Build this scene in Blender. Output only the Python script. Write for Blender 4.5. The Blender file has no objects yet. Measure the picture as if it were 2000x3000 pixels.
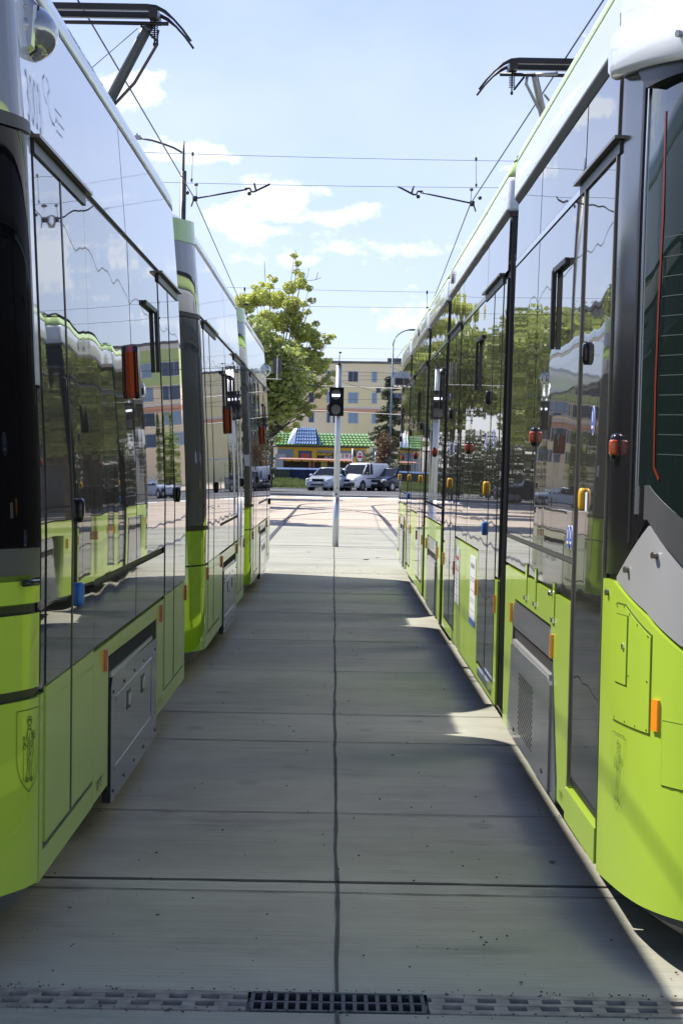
import bpy, bmesh, math, random
from mathutils import Vector, Matrix
random.seed(7)
sc = bpy.context.scene
COL = sc.collection
rad = math.radians

# ------------------------------------------------------------------ camera
cam_d = bpy.data.cameras.new("camera"); cam = bpy.data.objects.new("camera", cam_d); COL.objects.link(cam)
cam_d.sensor_fit = 'VERTICAL'; cam_d.sensor_height = 36.0; cam_d.lens = 76.8
cam_d.clip_start = 0.1; cam_d.clip_end = 4000
cx_, cy_, cz_ = (0.999844, -0.0023432, 0.01750687), (-0.01745234, 0.02155743, 0.99961527), (0.0027197, 0.99976487, -0.02151317)
cam.matrix_world = Matrix(((cx_[0], cy_[0], -cz_[0], 0.0), (cx_[1], cy_[1], -cz_[1], 0.0), (cx_[2], cy_[2], -cz_[2], 1.65), (0, 0, 0, 1)))
sc.camera = cam

# ------------------------------------------------------------------ light, sky, exposure
SUN_DIR = Vector((1.0, -0.6, -1.0 / math.tan(rad(90 - 52.5)) * 0 - math.hypot(1, 0.6) * math.tan(rad(53.0)))).normalized()
sun_d = bpy.data.lights.new("sun", 'SUN'); sun = bpy.data.objects.new("sun", sun_d); COL.objects.link(sun)
sun_d.energy = 4.9; sun_d.angle = rad(0.53); sun_d.color = (1.0, 0.945, 0.86)
sun.rotation_euler = SUN_DIR.to_track_quat('-Z', 'Y').to_euler(); sun.location = (-30, 20, 60)
sc.view_settings.view_transform = 'Standard'; sc.view_settings.look = 'None'
sc.view_settings.exposure = 0.66; sc.view_settings.gamma = 1.0
cy = sc.cycles
try:
    cy.max_bounces = 10; cy.diffuse_bounces = 2; cy.glossy_bounces = 6; cy.transparent_max_bounces = 8
    cy.caustics_reflective = True; cy.blur_glossy = 0.29; cy.sample_clamp_indirect = 40.0; cy.use_denoising = True
except Exception: pass

w = bpy.data.worlds.new("World"); sc.world = w; w.use_nodes = True
nt = w.node_tree; nt.nodes.clear()
def N(t, **k):
    n = nt.nodes.new(t)
    for a, b in k.items():
        if a in ('operation', 'blend_type', 'data_type', 'sky_type', 'interpolation_type', 'noise_dimensions'): setattr(n, a, b)
    return n
def lnk(a, b): nt.links.new(a, b)
def M(op, a, b=None, c=None, clamp=False):
    n = nt.nodes.new('ShaderNodeMath'); n.operation = op; n.use_clamp = clamp
    for i, v in enumerate((a, b, c)):
        if v is None: continue
        if isinstance(v, (int, float)): n.inputs[i].default_value = v
        else: nt.links.new(v, n.inputs[i])
    return n.outputs[0]
sky = nt.nodes.new('ShaderNodeTexSky'); sky.sky_type = 'NISHITA'; sky.sun_disc = False
sky.sun_elevation = rad(53); sky.sun_rotation = rad(-59); sky.altitude = 200; sky.air_density = 1.0; sky.dust_density = 0.35; sky.ozone_density = 4.5
tc = nt.nodes.new('ShaderNodeTexCoord'); sep = nt.nodes.new('ShaderNodeSeparateXYZ'); lnk(tc.outputs['Generated'], sep.inputs[0])
dx, dy, dz = sep.outputs
ya = M('MAXIMUM', M('ABSOLUTE', dy), 0.05)
u = M('DIVIDE', dx, ya); v = M('DIVIDE', dz, ya)
low = M('SUBTRACT', 1.0, M('DIVIDE', M('MAXIMUM', v, 0.0), 0.16), None, True)
comb = nt.nodes.new('ShaderNodeCombineXYZ'); lnk(u, comb.inputs[0]); lnk(M('MULTIPLY', v, 1.5), comb.inputs[1]); lnk(M('MULTIPLY', dy, 0.3), comb.inputs[2])
noi = nt.nodes.new('ShaderNodeTexNoise'); noi.inputs['Scale'].default_value = 52; noi.inputs['Detail'].default_value = 9; noi.inputs['Roughness'].default_value = 0.56
lnk(comb.outputs[0], noi.inputs['Vector'])
noi2 = nt.nodes.new('ShaderNodeTexNoise'); noi2.inputs['Scale'].default_value = 6; noi2.inputs['Detail'].default_value = 4
lnk(comb.outputs[0], noi2.inputs['Vector'])
# cloud banks (tangent of bearing, tangent of elevation, half widths, strength)
banks = [(-0.029, 0.119, 0.020, 0.011, 1.05), (-0.050, 0.112, 0.022, 0.009, .95), (-0.008, 0.113, 0.022, 0.007, .85), (-0.03, 0.106, 0.045, 0.005, .7), (-0.098, 0.169, 0.020, 0.010, 1.0), (-0.070, 0.141, 0.022, 0.006, .8),
         (0.008, 0.100, 0.05, 0.006, .62), (0.035, 0.066, 0.03, 0.010, .6), (0.055, 0.066, 0.02, 0.012, .5), (-0.028, 0.093, 0.05, 0.005, .5), (0.125, 0.19, 0.02, 0.02, .5),
         (0.2, 0.10, 0.12, 0.035, .95), (-0.27, 0.10, 0.12, 0.035, .95), (0.06, 0.105, 0.02, 0.02, .35), (-0.45, 0.22, 0.1, 0.05, .9), (0.5, 0.22, 0.1, 0.05, .9)]
dens = None
for (bu, bv, ru, rv, A) in banks:
    a = M('DIVIDE', M('SUBTRACT', u, bu), ru); b = M('DIVIDE', M('SUBTRACT', v, bv), rv)
    q = M('MULTIPLY', M('EXPONENT', M('MULTIPLY', M('ADD', M('MULTIPLY', a, a), M('MULTIPLY', b, b)), -1.0)), A)
    dens = q if dens is None else M('MAXIMUM', dens, q)
d2 = M('ADD', dens, M('MULTIPLY', M('SUBTRACT', noi.outputs['Fac'], 0.5), 1.9))
mr = nt.nodes.new('ShaderNodeMapRange'); mr.interpolation_type = 'SMOOTHSTEP'
lnk(d2, mr.inputs['Value']); mr.inputs['From Min'].default_value = 0.36; mr.inputs['From Max'].default_value = 0.62
veil = M('MULTIPLY', M('MAXIMUM', M('SUBTRACT', noi2.outputs['Fac'], 0.42), 0.0), 1.1)
fall = M('EXPONENT', M('MULTIPLY', M('MULTIPLY', dz, dz), -9.0))
mask = M('MINIMUM', M('ADD', M('MULTIPLY', mr.outputs[0], 0.62), M('MULTIPLY', M('MULTIPLY', M('ADD', veil, 0.30), fall), M('SUBTRACT', 1.0, M('MULTIPLY', low, 0.65)))), 1.0)
mixc = nt.nodes.new('ShaderNodeMix'); mixc.data_type = 'RGBA'
tint = nt.nodes.new('ShaderNodeVectorMath'); tint.operation = 'MULTIPLY'; tmix = nt.nodes.new('ShaderNodeMix'); tmix.data_type = 'RGBA'; lnk(low, tmix.inputs['Factor']); tmix.inputs[6].default_value = (1.06, 0.875, 0.98, 1); tmix.inputs[7].default_value = (0.82, 0.80, 0.98, 1); lnk(tmix.outputs[2], tint.inputs[1])
lnk(sky.outputs[0], tint.inputs[0]); lnk(mask, mixc.inputs['Factor']); lnk(tint.outputs[0], mixc.inputs[6])
mixc.inputs[7].default_value = (5.9, 6.4, 7.3, 1)
bg = nt.nodes.new('ShaderNodeBackground'); bg.inputs['Strength'].default_value = 0.115
lnk(mixc.outputs[2], bg.inputs[0]); out = nt.nodes.new('ShaderNodeOutputWorld'); lnk(bg.outputs[0], out.inputs[0])

# ------------------------------------------------------------------ materials
def mat(name, col, rough=0.5, metal=0.0, spec=0.5, coat=0.0, bump=None, var=None, emit=None, ior=1.5, trans=0.0):
    """bump=(scale xyz, distance); var=(scale, amount)"""
    m = bpy.data.materials.new(name); m.use_nodes = True; t = m.node_tree; p = t.nodes['Principled BSDF']
    p.inputs['Base Color'].default_value = (*col, 1); p.inputs['Roughness'].default_value = rough
    p.inputs['Metallic'].default_value = metal; p.inputs['IOR'].default_value = ior
    p.inputs['Specular IOR Level'].default_value = spec
    p.inputs['Coat Weight'].default_value = coat; p.inputs['Coat Roughness'].default_value = 0.02
    c = t.nodes.new('ShaderNodeTexCoord')
    if bump:
        mp = t.nodes.new('ShaderNodeMapping'); mp.inputs['Scale'].default_value = bump[0]
        n = t.nodes.new('ShaderNodeTexNoise'); n.inputs['Scale'].default_value = 1.0; n.inputs['Detail'].default_value = bump[2] if len(bump) > 2 else 1.0
        b = t.nodes.new('ShaderNodeBump'); b.inputs['Distance'].default_value = bump[1]; b.inputs['Strength'].default_value = 1.0
        t.links.new(c.outputs['Object'], mp.inputs[0]); t.links.new(mp.outputs[0], n.inputs['Vector'])
        t.links.new(n.outputs['Fac'], b.inputs['Height']); t.links.new(b.outputs[0], p.inputs['Normal'])
        if coat: t.links.new(b.outputs[0], p.inputs['Coat Normal'])
    if var:
        n = t.nodes.new('ShaderNodeTexNoise'); n.inputs['Scale'].default_value = var[0]; n.inputs['Detail'].default_value = 5
        h = t.nodes.new('ShaderNodeMapRange'); h.inputs['To Min'].default_value = 1 - var[1]; h.inputs['To Max'].default_value = 1 + var[1]
        h.inputs['From Min'].default_value = 0.3; h.inputs['From Max'].default_value = 0.7
        mx = t.nodes.new('ShaderNodeVectorMath'); mx.operation = 'SCALE'; mx.inputs[0].default_value = col
        t.links.new(c.outputs['Object'], n.inputs['Vector']); t.links.new(n.outputs['Fac'], h.inputs['Value'])
        t.links.new(h.outputs[0], mx.inputs['Scale']); t.links.new(mx.outputs[0], p.inputs['Base Color'])
    if emit: p.inputs['Emission Color'].default_value = (*emit[0], 1); p.inputs['Emission Strength'].default_value = emit[1]
    return m
WAVE = ((1.7, 1.7, 0.5), 0.0012, 0.4)
GW = ((1.6, 1.6, 0.25), 0.0018, 0.4)
LIME = mat('lime_paint', (0.40, 0.57, 0.055), 0.30, spec=0.2, coat=0.5, bump=WAVE, var=(1.3, 0.035))
WHITE = mat('white_paint', (0.72, 0.75, 0.78), 0.28, coat=0.8, bump=WAVE, var=(0.9, 0.03))
PALE = mat('pale_roof_paint', (0.60, 0.68, 0.66), 0.3, coat=0.6, bump=WAVE)
LIMEROOF = mat('overexposed_lime', (0.60, 0.80, 0.30), 0.35, coat=0.3)  # lime made paler: overexposed sunlight is put into the colour
GLASS = mat('tinted_glass', (0.045, 0.044, 0.042), 0.012, ior=2.15, bump=GW)
GLASSL = mat('dark_lower_glass', (0.05, 0.05, 0.052), 0.02, ior=1.8, bump=GW)
BAND = mat('dark_grey_gloss', (0.085, 0.095, 0.09), 0.03, ior=1.7, coat=0.6, bump=((1.6, 1.6, 1.1), 0.006))
LIMEB = mat('lime_band_gloss', (0.30, 0.52, 0.02), 0.1, coat=1.0, bump=((1.6, 1.6, 1.1), 0.006))
NOSEGLASS = mat('windscreen_glass', (0.008, 0.016, 0.014), 0.015, ior=2.1, bump=((1.2, 1.2, 0.8), 0.002, 0.3))
CABGLASS = mat('black_cab_glass', (0.004, 0.004, 0.005), 0.02, ior=1.35, spec=0.12)
GREYM = mat('grey_metallic_panel', (0.19, 0.195, 0.205), 0.22, metal=0.25, coat=0.5, bump=((2, 2, 2), 0.0015), var=(1.2, 0.06))
GREYK = mat('dark_grey_metallic', (0.035, 0.037, 0.042), 0.18, metal=0.3, coat=0.7, bump=((2, 2, 2), 0.0015))
GREYL = mat('light_grey_panel', (0.42, 0.42, 0.43), 0.32, metal=0.2, coat=0.3, var=(2, 0.05))
GREYD = mat('dark_grey_plastic', (0.075, 0.077, 0.08), 0.38, var=(3, 0.1))
SHELL = mat('dark_body_shell', (0.02, 0.021, 0.022), 0.5)
RUB = mat('black_rubber', (0.012, 0.012, 0.013), 0.42)
BLACK = mat('black_gloss', (0.012, 0.012, 0.014), 0.15)
BRONZE = mat('dark_aluminium', (0.16, 0.145, 0.125), 0.3, metal=0.7)
CHROME = mat('satin_aluminium', (0.62, 0.63, 0.64), 0.2, metal=1.0)
ORANGE = mat('orange_reflector', (0.95, 0.30, 0.02), 0.2, coat=0.6)
REDLAMP = mat('red_orange_lens', (0.55, 0.075, 0.012), 0.2, coat=0.8)
YELLOW = mat('yellow_button', (0.72, 0.40, 0.02), 0.4)
BLUE = mat('blue_button', (0.03, 0.16, 0.48), 0.4)
STICKB = mat('blue_sticker', (0.07, 0.14, 0.50), 0.4)
STICKW = mat('white_sticker', (0.72, 0.74, 0.80), 0.45)
STICKG = mat('grey_print', (0.30, 0.28, 0.32), 0.5)
STICKR = mat('red_print', (0.60, 0.12, 0.16), 0.5)
INK = mat('dark_green_ink', (0.035, 0.07, 0.01), 0.4)
INKG = mat('grey_numeral', (0.24, 0.235, 0.25), 0.28, coat=.8)
REDLINE = mat('red_sticker_line', (0.16, 0.02, 0.01), 0.4)
GASKET = mat('olive_gasket', (0.09, 0.14, 0.01), 0.5)
STEEL = mat('galvanised_steel', (0.50, 0.53, 0.55), 0.38, metal=0.55, var=(14, 0.07))
DSTEEL = mat('dark_painted_steel', (0.05, 0.06, 0.07), 0.4)
BSTEEL = mat('blue_grey_steel', (0.20, 0.28, 0.36), 0.4)
CAST = mat('cast_iron', (0.05, 0.05, 0.048), 0.55, metal=0.4, var=(30, 0.3))
SLOTST = mat('worn_channel_steel', (0.24, 0.225, 0.19), 0.65, metal=0.15, var=(14, 0.4))
WIRE = mat('wire_copper_dark', (0.045, 0.045, 0.05), 0.5, metal=0.5)
PANTO = mat('pantograph_dark', (0.02, 0.018, 0.018), 0.35, metal=0.3)
PANTOG = mat('pantograph_grey', (0.33, 0.33, 0.35), 0.35, metal=0.4)
HOLE = mat('hole_black', (0.004, 0.004, 0.004), 0.9)
LAMPW = mat('signal_lit_bar', (0.9, 0.9, 1.0), 0.4, emit=((0.82, 0.86, 1.0), 2.2))

# concrete --------------------------------------------------------------
def concrete(name, base, fine=1.0, caus=0.0):
    m = bpy.data.materials.new(name); m.use_nodes = True; t = m.node_tree; p = t.nodes['Principled BSDF']
    c = t.nodes.new('ShaderNodeTexCoord')
    def nz(scale, detail=4, mp=None, rough=0.55):
        n = t.nodes.new('ShaderNodeTexNoise'); n.inputs['Scale'].default_value = scale; n.inputs['Detail'].default_value = detail; n.inputs['Roughness'].default_value = rough
        if mp:
            q = t.nodes.new('ShaderNodeMapping'); q.inputs['Scale'].default_value = mp; t.links.new(c.outputs['Object'], q.inputs[0]); t.links.new(q.outputs[0], n.inputs['Vector'])
        else: t.links.new(c.outputs['Object'], n.inputs['Vector'])
        return n.outputs['Fac']
    def mm(op, a, b):
        n = t.nodes.new('ShaderNodeMath'); n.operation = op
        for i, v_ in enumerate((a, b)):
            if isinstance(v_, (int, float)): n.inputs[i].default_value = v_
            else: t.links.new(v_, n.inputs[i])
        return n.outputs[0]
    big = nz(0.55, 5); brush = nz(1.0, 3, (1.2, 70, 1)); speck = nz(120, 2); mid = nz(5, 6)
    f = mm('ADD', mm('MULTIPLY', mm('SUBTRACT', big, 0.5), 0.75), mm('MULTIPLY', mm('SUBTRACT', brush, 0.5), 0.6 * fine))
    f = mm('ADD', f, mm('MULTIPLY', mm('SUBTRACT', speck, 0.5), 0.22)); f = mm('ADD', f, mm('MULTIPLY', mm('SUBTRACT', mid, 0.5), 0.30))
    st = nz(1.4, 7, (0.6, 1.5, 1), 0.72); stn = t.nodes.new('ShaderNodeMapRange'); stn.inputs['From Min'].default_value = 0.54; stn.inputs['From Max'].default_value = 0.72; stn.inputs['To Max'].default_value = -0.26; t.links.new(st, stn.inputs['Value']); f = mm('ADD', f, stn.outputs[0])
    bandn = nz(1.0, 2, (0.12, 0.9, 1)); f = mm('ADD', f, mm('MULTIPLY', mm('SUBTRACT', bandn, 0.5), 0.55 * fine))
    f = mm('ADD', f, 1.0)
    # small dark pits
    vo = t.nodes.new('ShaderNodeTexVoronoi'); vo.inputs['Scale'].default_value = 9; t.links.new(c.outputs['Object'], vo.inputs['Vector'])
    pit = t.nodes.new('ShaderNodeMapRange'); pit.inputs['From Min'].default_value = 0.035; pit.inputs['From Max'].default_value = 0.07
    pit.inputs['To Min'].default_value = 0.55; t.links.new(vo.outputs['Distance'], pit.inputs['Value'])
    f = mm('MULTIPLY', f, pit.outputs[0])
    # scattered worn oval patches
    v3 = t.nodes.new('ShaderNodeTexVoronoi'); v3.inputs['Scale'].default_value = 1.0; q3 = t.nodes.new('ShaderNodeMapping'); q3.inputs['Scale'].default_value = (1.6, 1.1, 1); t.links.new(c.outputs['Object'], q3.inputs[0]); t.links.new(q3.outputs[0], v3.inputs['Vector'])
    o3 = t.nodes.new('ShaderNodeMapRange'); o3.inputs['From Min'].default_value = 0.07; o3.inputs['From Max'].default_value = 0.12; o3.inputs['To Min'].default_value = 0.8; t.links.new(v3.outputs['Distance'], o3.inputs['Value']); f = mm('MULTIPLY', f, o3.outputs[0])
    vm = t.nodes.new('ShaderNodeVectorMath'); vm.operation = 'SCALE'; vm.inputs[0].default_value = base; t.links.new(f, vm.inputs['Scale'])
    t.links.new(vm.outputs[0], p.inputs['Base Color']); p.inputs['Roughness'].default_value = 0.75
    b = t.nodes.new('ShaderNodeBump'); b.inputs['Distance'].default_value = 0.006; b.inputs['Strength'].default_value = 0.6
    t.links.new(f, b.inputs['Height']); t.links.new(b.outputs[0], p.inputs['Normal'])
    return m
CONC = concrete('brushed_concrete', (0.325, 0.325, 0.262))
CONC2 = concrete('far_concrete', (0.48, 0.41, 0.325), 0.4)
ASPH = concrete('asphalt', (0.085, 0.085, 0.09), 0.2)
SOIL = concrete('ground_soil', (0.20, 0.19, 0.15), 0.2)
GRASSM = mat('grass_base', (0.08, 0.10, 0.035), 0.8, var=(3, 0.3))
JOINT = mat('joint_filler', (0.06, 0.055, 0.05), 0.8, var=(20, 0.3))
PAINTW = mat('road_paint', (0.75, 0.75, 0.73), 0.6, var=(3, 0.15))
RAILM = mat('rail_steel', (0.10, 0.085, 0.08), 0.35, metal=0.6)
GROOVE = mat('rail_groove', (0.05, 0.042, 0.04), 0.7)

def leafmat(name, col, tr=0.35):
    m = bpy.data.materials.new(name); m.use_nodes = True; t = m.node_tree; p = t.nodes['Principled BSDF']
    c = t.nodes.new('ShaderNodeTexCoord'); n = t.nodes.new('ShaderNodeTexNoise'); n.inputs['Scale'].default_value = 1.6; n.inputs['Detail'].default_value = 8
    t.links.new(c.outputs['Object'], n.inputs['Vector'])
    h = t.nodes.new('ShaderNodeMapRange'); h.inputs['From Min'].default_value = 0.3; h.inputs['From Max'].default_value = 0.7; h.inputs['To Min'].default_value = 0.55; h.inputs['To Max'].default_value = 1.5
    s = t.nodes.new('ShaderNodeVectorMath'); s.operation = 'SCALE'; s.inputs[0].default_value = col
    t.links.new(n.outputs['Fac'], h.inputs['Value']); t.links.new(h.outputs[0], s.inputs['Scale']); t.links.new(s.outputs[0], p.inputs['Base Color'])
    p.inputs['Roughness'].default_value = 0.5
    tr_ = t.nodes.new('ShaderNodeBsdfTranslucent'); t.links.new(s.outputs[0], tr_.inputs[0])
    mx = t.nodes.new('ShaderNodeMixShader'); mx.inputs[0].default_value = tr
    t.links.new(p.outputs[0], mx.inputs[1]); t.links.new(tr_.outputs[0], mx.inputs[2])
    t.links.new(mx.outputs[0], t.nodes['Material Output'].inputs[0]); return m
LEAF = leafmat('maple_leaf', (0.56, 0.60, 0.18), 0.5)
LEAF2 = leafmat('broad_leaf', (0.32, 0.38, 0.11), 0.4)
LEAFP = leafmat('pale_leaf', (0.26, 0.34, 0.05), 0.4)
LEAFC = leafmat('needle', (0.15, 0.17, 0.10), 0.2)
LEAFR = leafmat('reddish_leaf', (0.16, 0.10, 0.05), 0.3)
BARK = mat('bark', (0.12, 0.095, 0.07), 0.9, var=(6, 0.3))

# ------------------------------------------------------------------ mesh helpers
class MB:
    def __init__(s): s.v = []; s.f = []; s.sm = []
    def face(s, idx, smooth=False): s.f.append(tuple(idx)); s.sm.append(smooth)
    def quad(s, a, b, c, d):
        i = len(s.v); s.v += [a, b, c, d]; s.face((i, i + 1, i + 2, i + 3))
    def poly(s, pts):
        i = len(s.v); s.v += list(pts); s.face(range(i, i + len(pts)))
    def box(s, x0, x1, y0, y1, z0, z1, mtx=None):
        i = len(s.v); p = [(x0, y0, z0), (x1, y0, z0), (x1, y1, z0), (x0, y1, z0), (x0, y0, z1), (x1, y0, z1), (x1, y1, z1), (x0, y1, z1)]
        if mtx is not None: p = [tuple(mtx @ Vector(q)) for q in p]
        s.v += p
        for f in ((0, 3, 2, 1), (4, 5, 6, 7), (0, 1, 5, 4), (1, 2, 6, 5), (2, 3, 7, 6), (3, 0, 4, 7)): s.face([i + k for k in f])
    def prism(s, pts, d):
        """pts: 3D polygon, d: extrusion vector"""
        n = len(pts); i = len(s.v); s.v += [tuple(p) for p in pts] + [tuple(Vector(p) + Vector(d)) for p in pts]
        s.face(range(i, i + n)); s.face(range(i + 2 * n - 1, i + n - 1, -1))
        for k in range(n): s.face((i + k, i + (k + 1) % n, i + n + (k + 1) % n, i + n + k))
    def tube(s, path, r, n=8, cap=True):
        path = [Vector(p) for p in path]; L = len(path); rs = r if isinstance(r, (list, tuple)) else [r] * L
        base = len(s.v)
        for k, p in enumerate(path):
            t = (path[min(k + 1, L - 1)] - path[max(k - 1, 0)]).normalized()
            a = Vector((0, 0, 1)) if abs(t.z) < 0.9 else Vector((1, 0, 0))
            x = t.cross(a).normalized(); y = t.cross(x).normalized()
            for j in range(n):
                an = 2 * math.pi * j / n; s.v.append(tuple(p + (x * math.cos(an) + y * math.sin(an)) * rs[k]))
        for k in range(L - 1):
            for j in range(n):
                a = base + k * n + j; b = base + k * n + (j + 1) % n; s.face((a, b, b + n, a + n), True)
        if cap: s.face(range(base + n - 1, base - 1, -1)); s.face(range(base + (L - 1) * n, base + L * n))
    def cyl(s, c0, c1, r, n=16): s.tube([c0, c1], r, n)
    def ell(s, c, r, n=12, m=8, mtx=None):
        base = len(s.v)
        for i in range(m + 1):
            th = math.pi * i / m
            for j in range(n):
                ph = 2 * math.pi * j / n
                p = Vector((r[0] * math.sin(th) * math.cos(ph), r[1] * math.sin(th) * math.sin(ph), r[2] * math.cos(th)))
                if mtx is not None: p = mtx @ p
                s.v.append(tuple(p + Vector(c)))
        for i in range(m):
            for j in range(n):
                a = base + i * n + j; b = base + i * n + (j + 1) % n; s.face((a, a + n, b + n, b), True)
    def sell(s, c, r, e=0.45, n=20, m=12):
        f = lambda v_: math.copysign(abs(v_) ** e, v_); base = len(s.v)
        for i in range(m + 1):
            th = math.pi * i / m
            for j in range(n):
                ph = 2 * math.pi * j / n
                s.v.append((c[0] + r[0] * f(math.sin(th)) * f(math.cos(ph)), c[1] + r[1] * f(math.sin(th)) * f(math.sin(ph)), c[2] + r[2] * f(math.cos(th))))
        for i in range(m):
            for j in range(n):
                a = base + i * n + j; b = base + i * n + (j + 1) % n; s.face((a, a + n, b + n, b), True)
    def loft(s, rings, cap0=True, cap1=True, smooth=True, closed=True):
        base = len(s.v); n = len(rings[0])
        for r in rings: s.v += [tuple(p) for p in r]
        for k in range(len(rings) - 1):
            for j in range(n if closed else n - 1):
                a = base + k * n + j; b = base + k * n + (j + 1) % n; s.face((a, b, b + n, a + n), smooth)
        if cap0: s.face(range(base + n - 1, base - 1, -1))
        if cap1: s.face(range(base + (len(rings) - 1) * n, base + len(rings) * n))
    def build(s, name, m, parent=None):
        me = bpy.data.meshes.new(name); me.from_pydata(s.v, [], s.f); me.update()
        for p, q in zip(me.polygons, s.sm): p.use_smooth = q
        me.materials.append(m)
        o = bpy.data.objects.new(name, me); COL.objects.link(o)
        if parent is not None: attach(o, parent)
        return o
def wloc(o):
    p = Vector(o.location)
    while o.parent: o = o.parent; p = p + Vector(o.location)
    return p
def attach(o, parent):
    # meshes are written in world coordinates; shift them so the child sits at its parent's origin
    off = wloc(parent)
    if o.type == 'MESH':
        o.data.transform(Matrix.Translation(-off))
    o.parent = parent
def tag(o, label=None, cat=None, group=None, kind=None):
    if label: o['label'] = label
    if cat: o['category'] = cat
    if group: o['group'] = group
    if kind: o['kind'] = kind
    return o
def thing(name, loc, label, cat, group=None):
    o = bpy.data.objects.new(name, None); o.location = loc; o.empty_display_size = 0.3; COL.objects.link(o)
    return tag(o, label, cat, group)
def text_mesh(txt, size=1.0, bold=0.0):
    c = bpy.data.curves.new('t', 'FONT'); c.body = txt; c.size = size; c.offset = bold; c.resolution_u = 3
    o = bpy.data.objects.new('t', c); COL.objects.link(o); bpy.context.view_layer.update()
    me = bpy.data.meshes.new_from_object(o.evaluated_get(bpy.context.evaluated_depsgraph_get()))
    v = [tuple(p.co) for p in me.vertices]; f = [tuple(p.vertices) for p in me.polygons]
    bpy.data.objects.remove(o); bpy.data.curves.remove(c); bpy.data.meshes.remove(me)
    x0 = min(p[0] for p in v); x1 = max(p[0] for p in v); y0 = min(p[1] for p in v); y1 = max(p[1] for p in v)
    return [((p[0] - x0) / (x1 - x0), (p[1] - y0) / (y1 - y0)) for p in v], f
def text_flat(name, txt, x0, x1, y, z0, z1, m, parent, bold=0.02):
    v, f = text_mesh(txt, 1, bold); mb = MB(); mb.v = [(x0 + a * (x1 - x0), y, z0 + b * (z1 - z0)) for a, b in v]
    for q in f: mb.face(q)
    return mb.build(name, m, parent)

# ------------------------------------------------------------------ ground and pavement (setting)
def sheet(name, x0, x1, y0, y1, z, m, kind='structure'):
    mb = MB(); mb.quad((x0, y0, z), (x1, y0, z), (x1, y1, z), (x0, y1, z)); return tag(mb.build(name, m), kind=kind)
sheet('ground', -1500, 1500, -1500, 3000, -0.02, SOIL)
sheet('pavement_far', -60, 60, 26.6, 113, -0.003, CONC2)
mb = MB()
mb.quad((-14, -12, 0), (14, -12, 0), (14, 6.54, 0), (-14, 6.54, 0)); mb.quad((-14, 6.79, 0), (14, 6.79, 0), (14, 58, 0), (-14, 58, 0))
tag(mb.build('pavement', CONC), kind='structure')
sheet('road', -300, 300, 113, 163, 0.002, ASPH)
# zebra and lane paint
mb = MB()
for k in range(16):
    x = -16 + k * 2.3; mb.quad((x, 107.5, 0.004), (x + 1.35, 107.5, 0.004), (x + 1.6, 112.2, 0.004), (x + 0.25, 112.2, 0.004))
mb.quad((-60, 121.5, 0.006), (60, 118.5, 0.006), (60, 118.9, 0.006), (-60, 121.9, 0.006))
for k in range(12): mb.quad((-20 + k * 5, 138.6 + 0, 0.006), (-17 + k * 5, 138.6, 0.006), (-17 + k * 5, 138.85, 0.006), (-20 + k * 5, 138.85, 0.006))
tag(mb.build('road_markings', PAINTW), kind='structure')
# slab joints
mb = MB()
def wob_line(p0, p1, w, z, n=60, amp=0.006):
    a = Vector(p0); b = Vector(p1); t = (b - a).normalized(); nn = Vector((-t.y, t.x)); off = 0; prev = None
    for k in range(n + 1):
        off = off * 0.8 + random.uniform(-amp, amp); ww = w * random.uniform(0.6, 1.25)
        c = a.lerp(b, k / n) + nn * off; l = c + nn * ww / 2; r = c - nn * ww / 2
        if prev: mb.quad((prev[0].x, prev[0].y, z), (l.x, l.y, z), (r.x, r.y, z), (prev[1].x, prev[1].y, z))
        prev = (l, r)
wob_line((0.03, 6.79), (-0.02, 44), 0.016, 0.004, 160, 0.003); wob_line((0.03, 2), (0.03, 6.54), 0.016, 0.004, 30, 0.003)
for y, ww in ((8.60, .03), (8.38, .013), (10.3, .012), (12.96, .018), (14.4, .018), (17.4, .016), (20.4, .03), (24.2, .03), (28.0, .04), (33.2, .04), (38.5, .05), (44.3, .09), (52, .07), (58.5, .1), (66.0, .16), (76, .12)):
    wob_line((-4, y + 0.03), (4 if y < 30 else 12, y - 0.03), ww, 0.004, 70, 0.004)
tag(mb.build('pavement_joints', JOINT), kind='structure')
# drain channel recess floor
mb = MB(); mb.box(-14, 14, 6.5, 6.83, -0.14, -0.12); mb.quad((-14, 6.54, -0.12), (14, 6.54, -0.12), (14, 6.54, 0), (-14, 6.54, 0)); mb.quad((-14, 6.79, -0.12), (-14, 6.79, 0), (14, 6.79, 0), (14, 6.79, -0.12))
tag(mb.build('drain_recess', HOLE), kind='structure')
def drain_cover(name, x0, x1, label, grate):
    d = thing(name, ((x0 + x1) / 2, 6.665, 0), label, 'drain cover'); mb = MB(); z0, z1 = -0.03, 0.004
    ya, yb = 6.545, 6.785
    if grate:
        mb.box(x0, x1, ya, ya + .018, z0, z1); mb.box(x0, x1, yb - .018, yb, z0, z1); mb.box(x0, x1, 6.657, 6.675, z0, z1 - .002)
        n = 15
        for k in range(n + 1):
            x = x0 + (x1 - x0 - .012) * k / n; mb.box(x, x + .012, ya + .018, 6.657, z0, z1 - .001); mb.box(x, x + .012, 6.675, yb - .018, z0, z1 - .001)
        mb.build('grating', CAST, d)
    else:
        mb.box(x0, x1, ya, ya + .045, z0, z1); mb.box(x0, x1, yb - .045, yb, z0, z1); mb.box(x0, x1, 6.65, 6.68, z0, z1)
        step = .098; n = int((x1 - x0) / step); st = (x1 - x0) / n
        for k in range(n):
            x = x0 + st * k; mb.box(x, x + st * .42, ya + .045, 6.65, z0, z1 - .0015); mb.box(x + st * .12, x + st * .54, 6.68, yb - .045, z0, z1 - .0015)
        mb.build('slotted_plate', SLOTST, d)
drain_cover('drain_cover', -3.2, -0.245, 'pale slotted steel drain channel cover left of the black grating', False)
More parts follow.
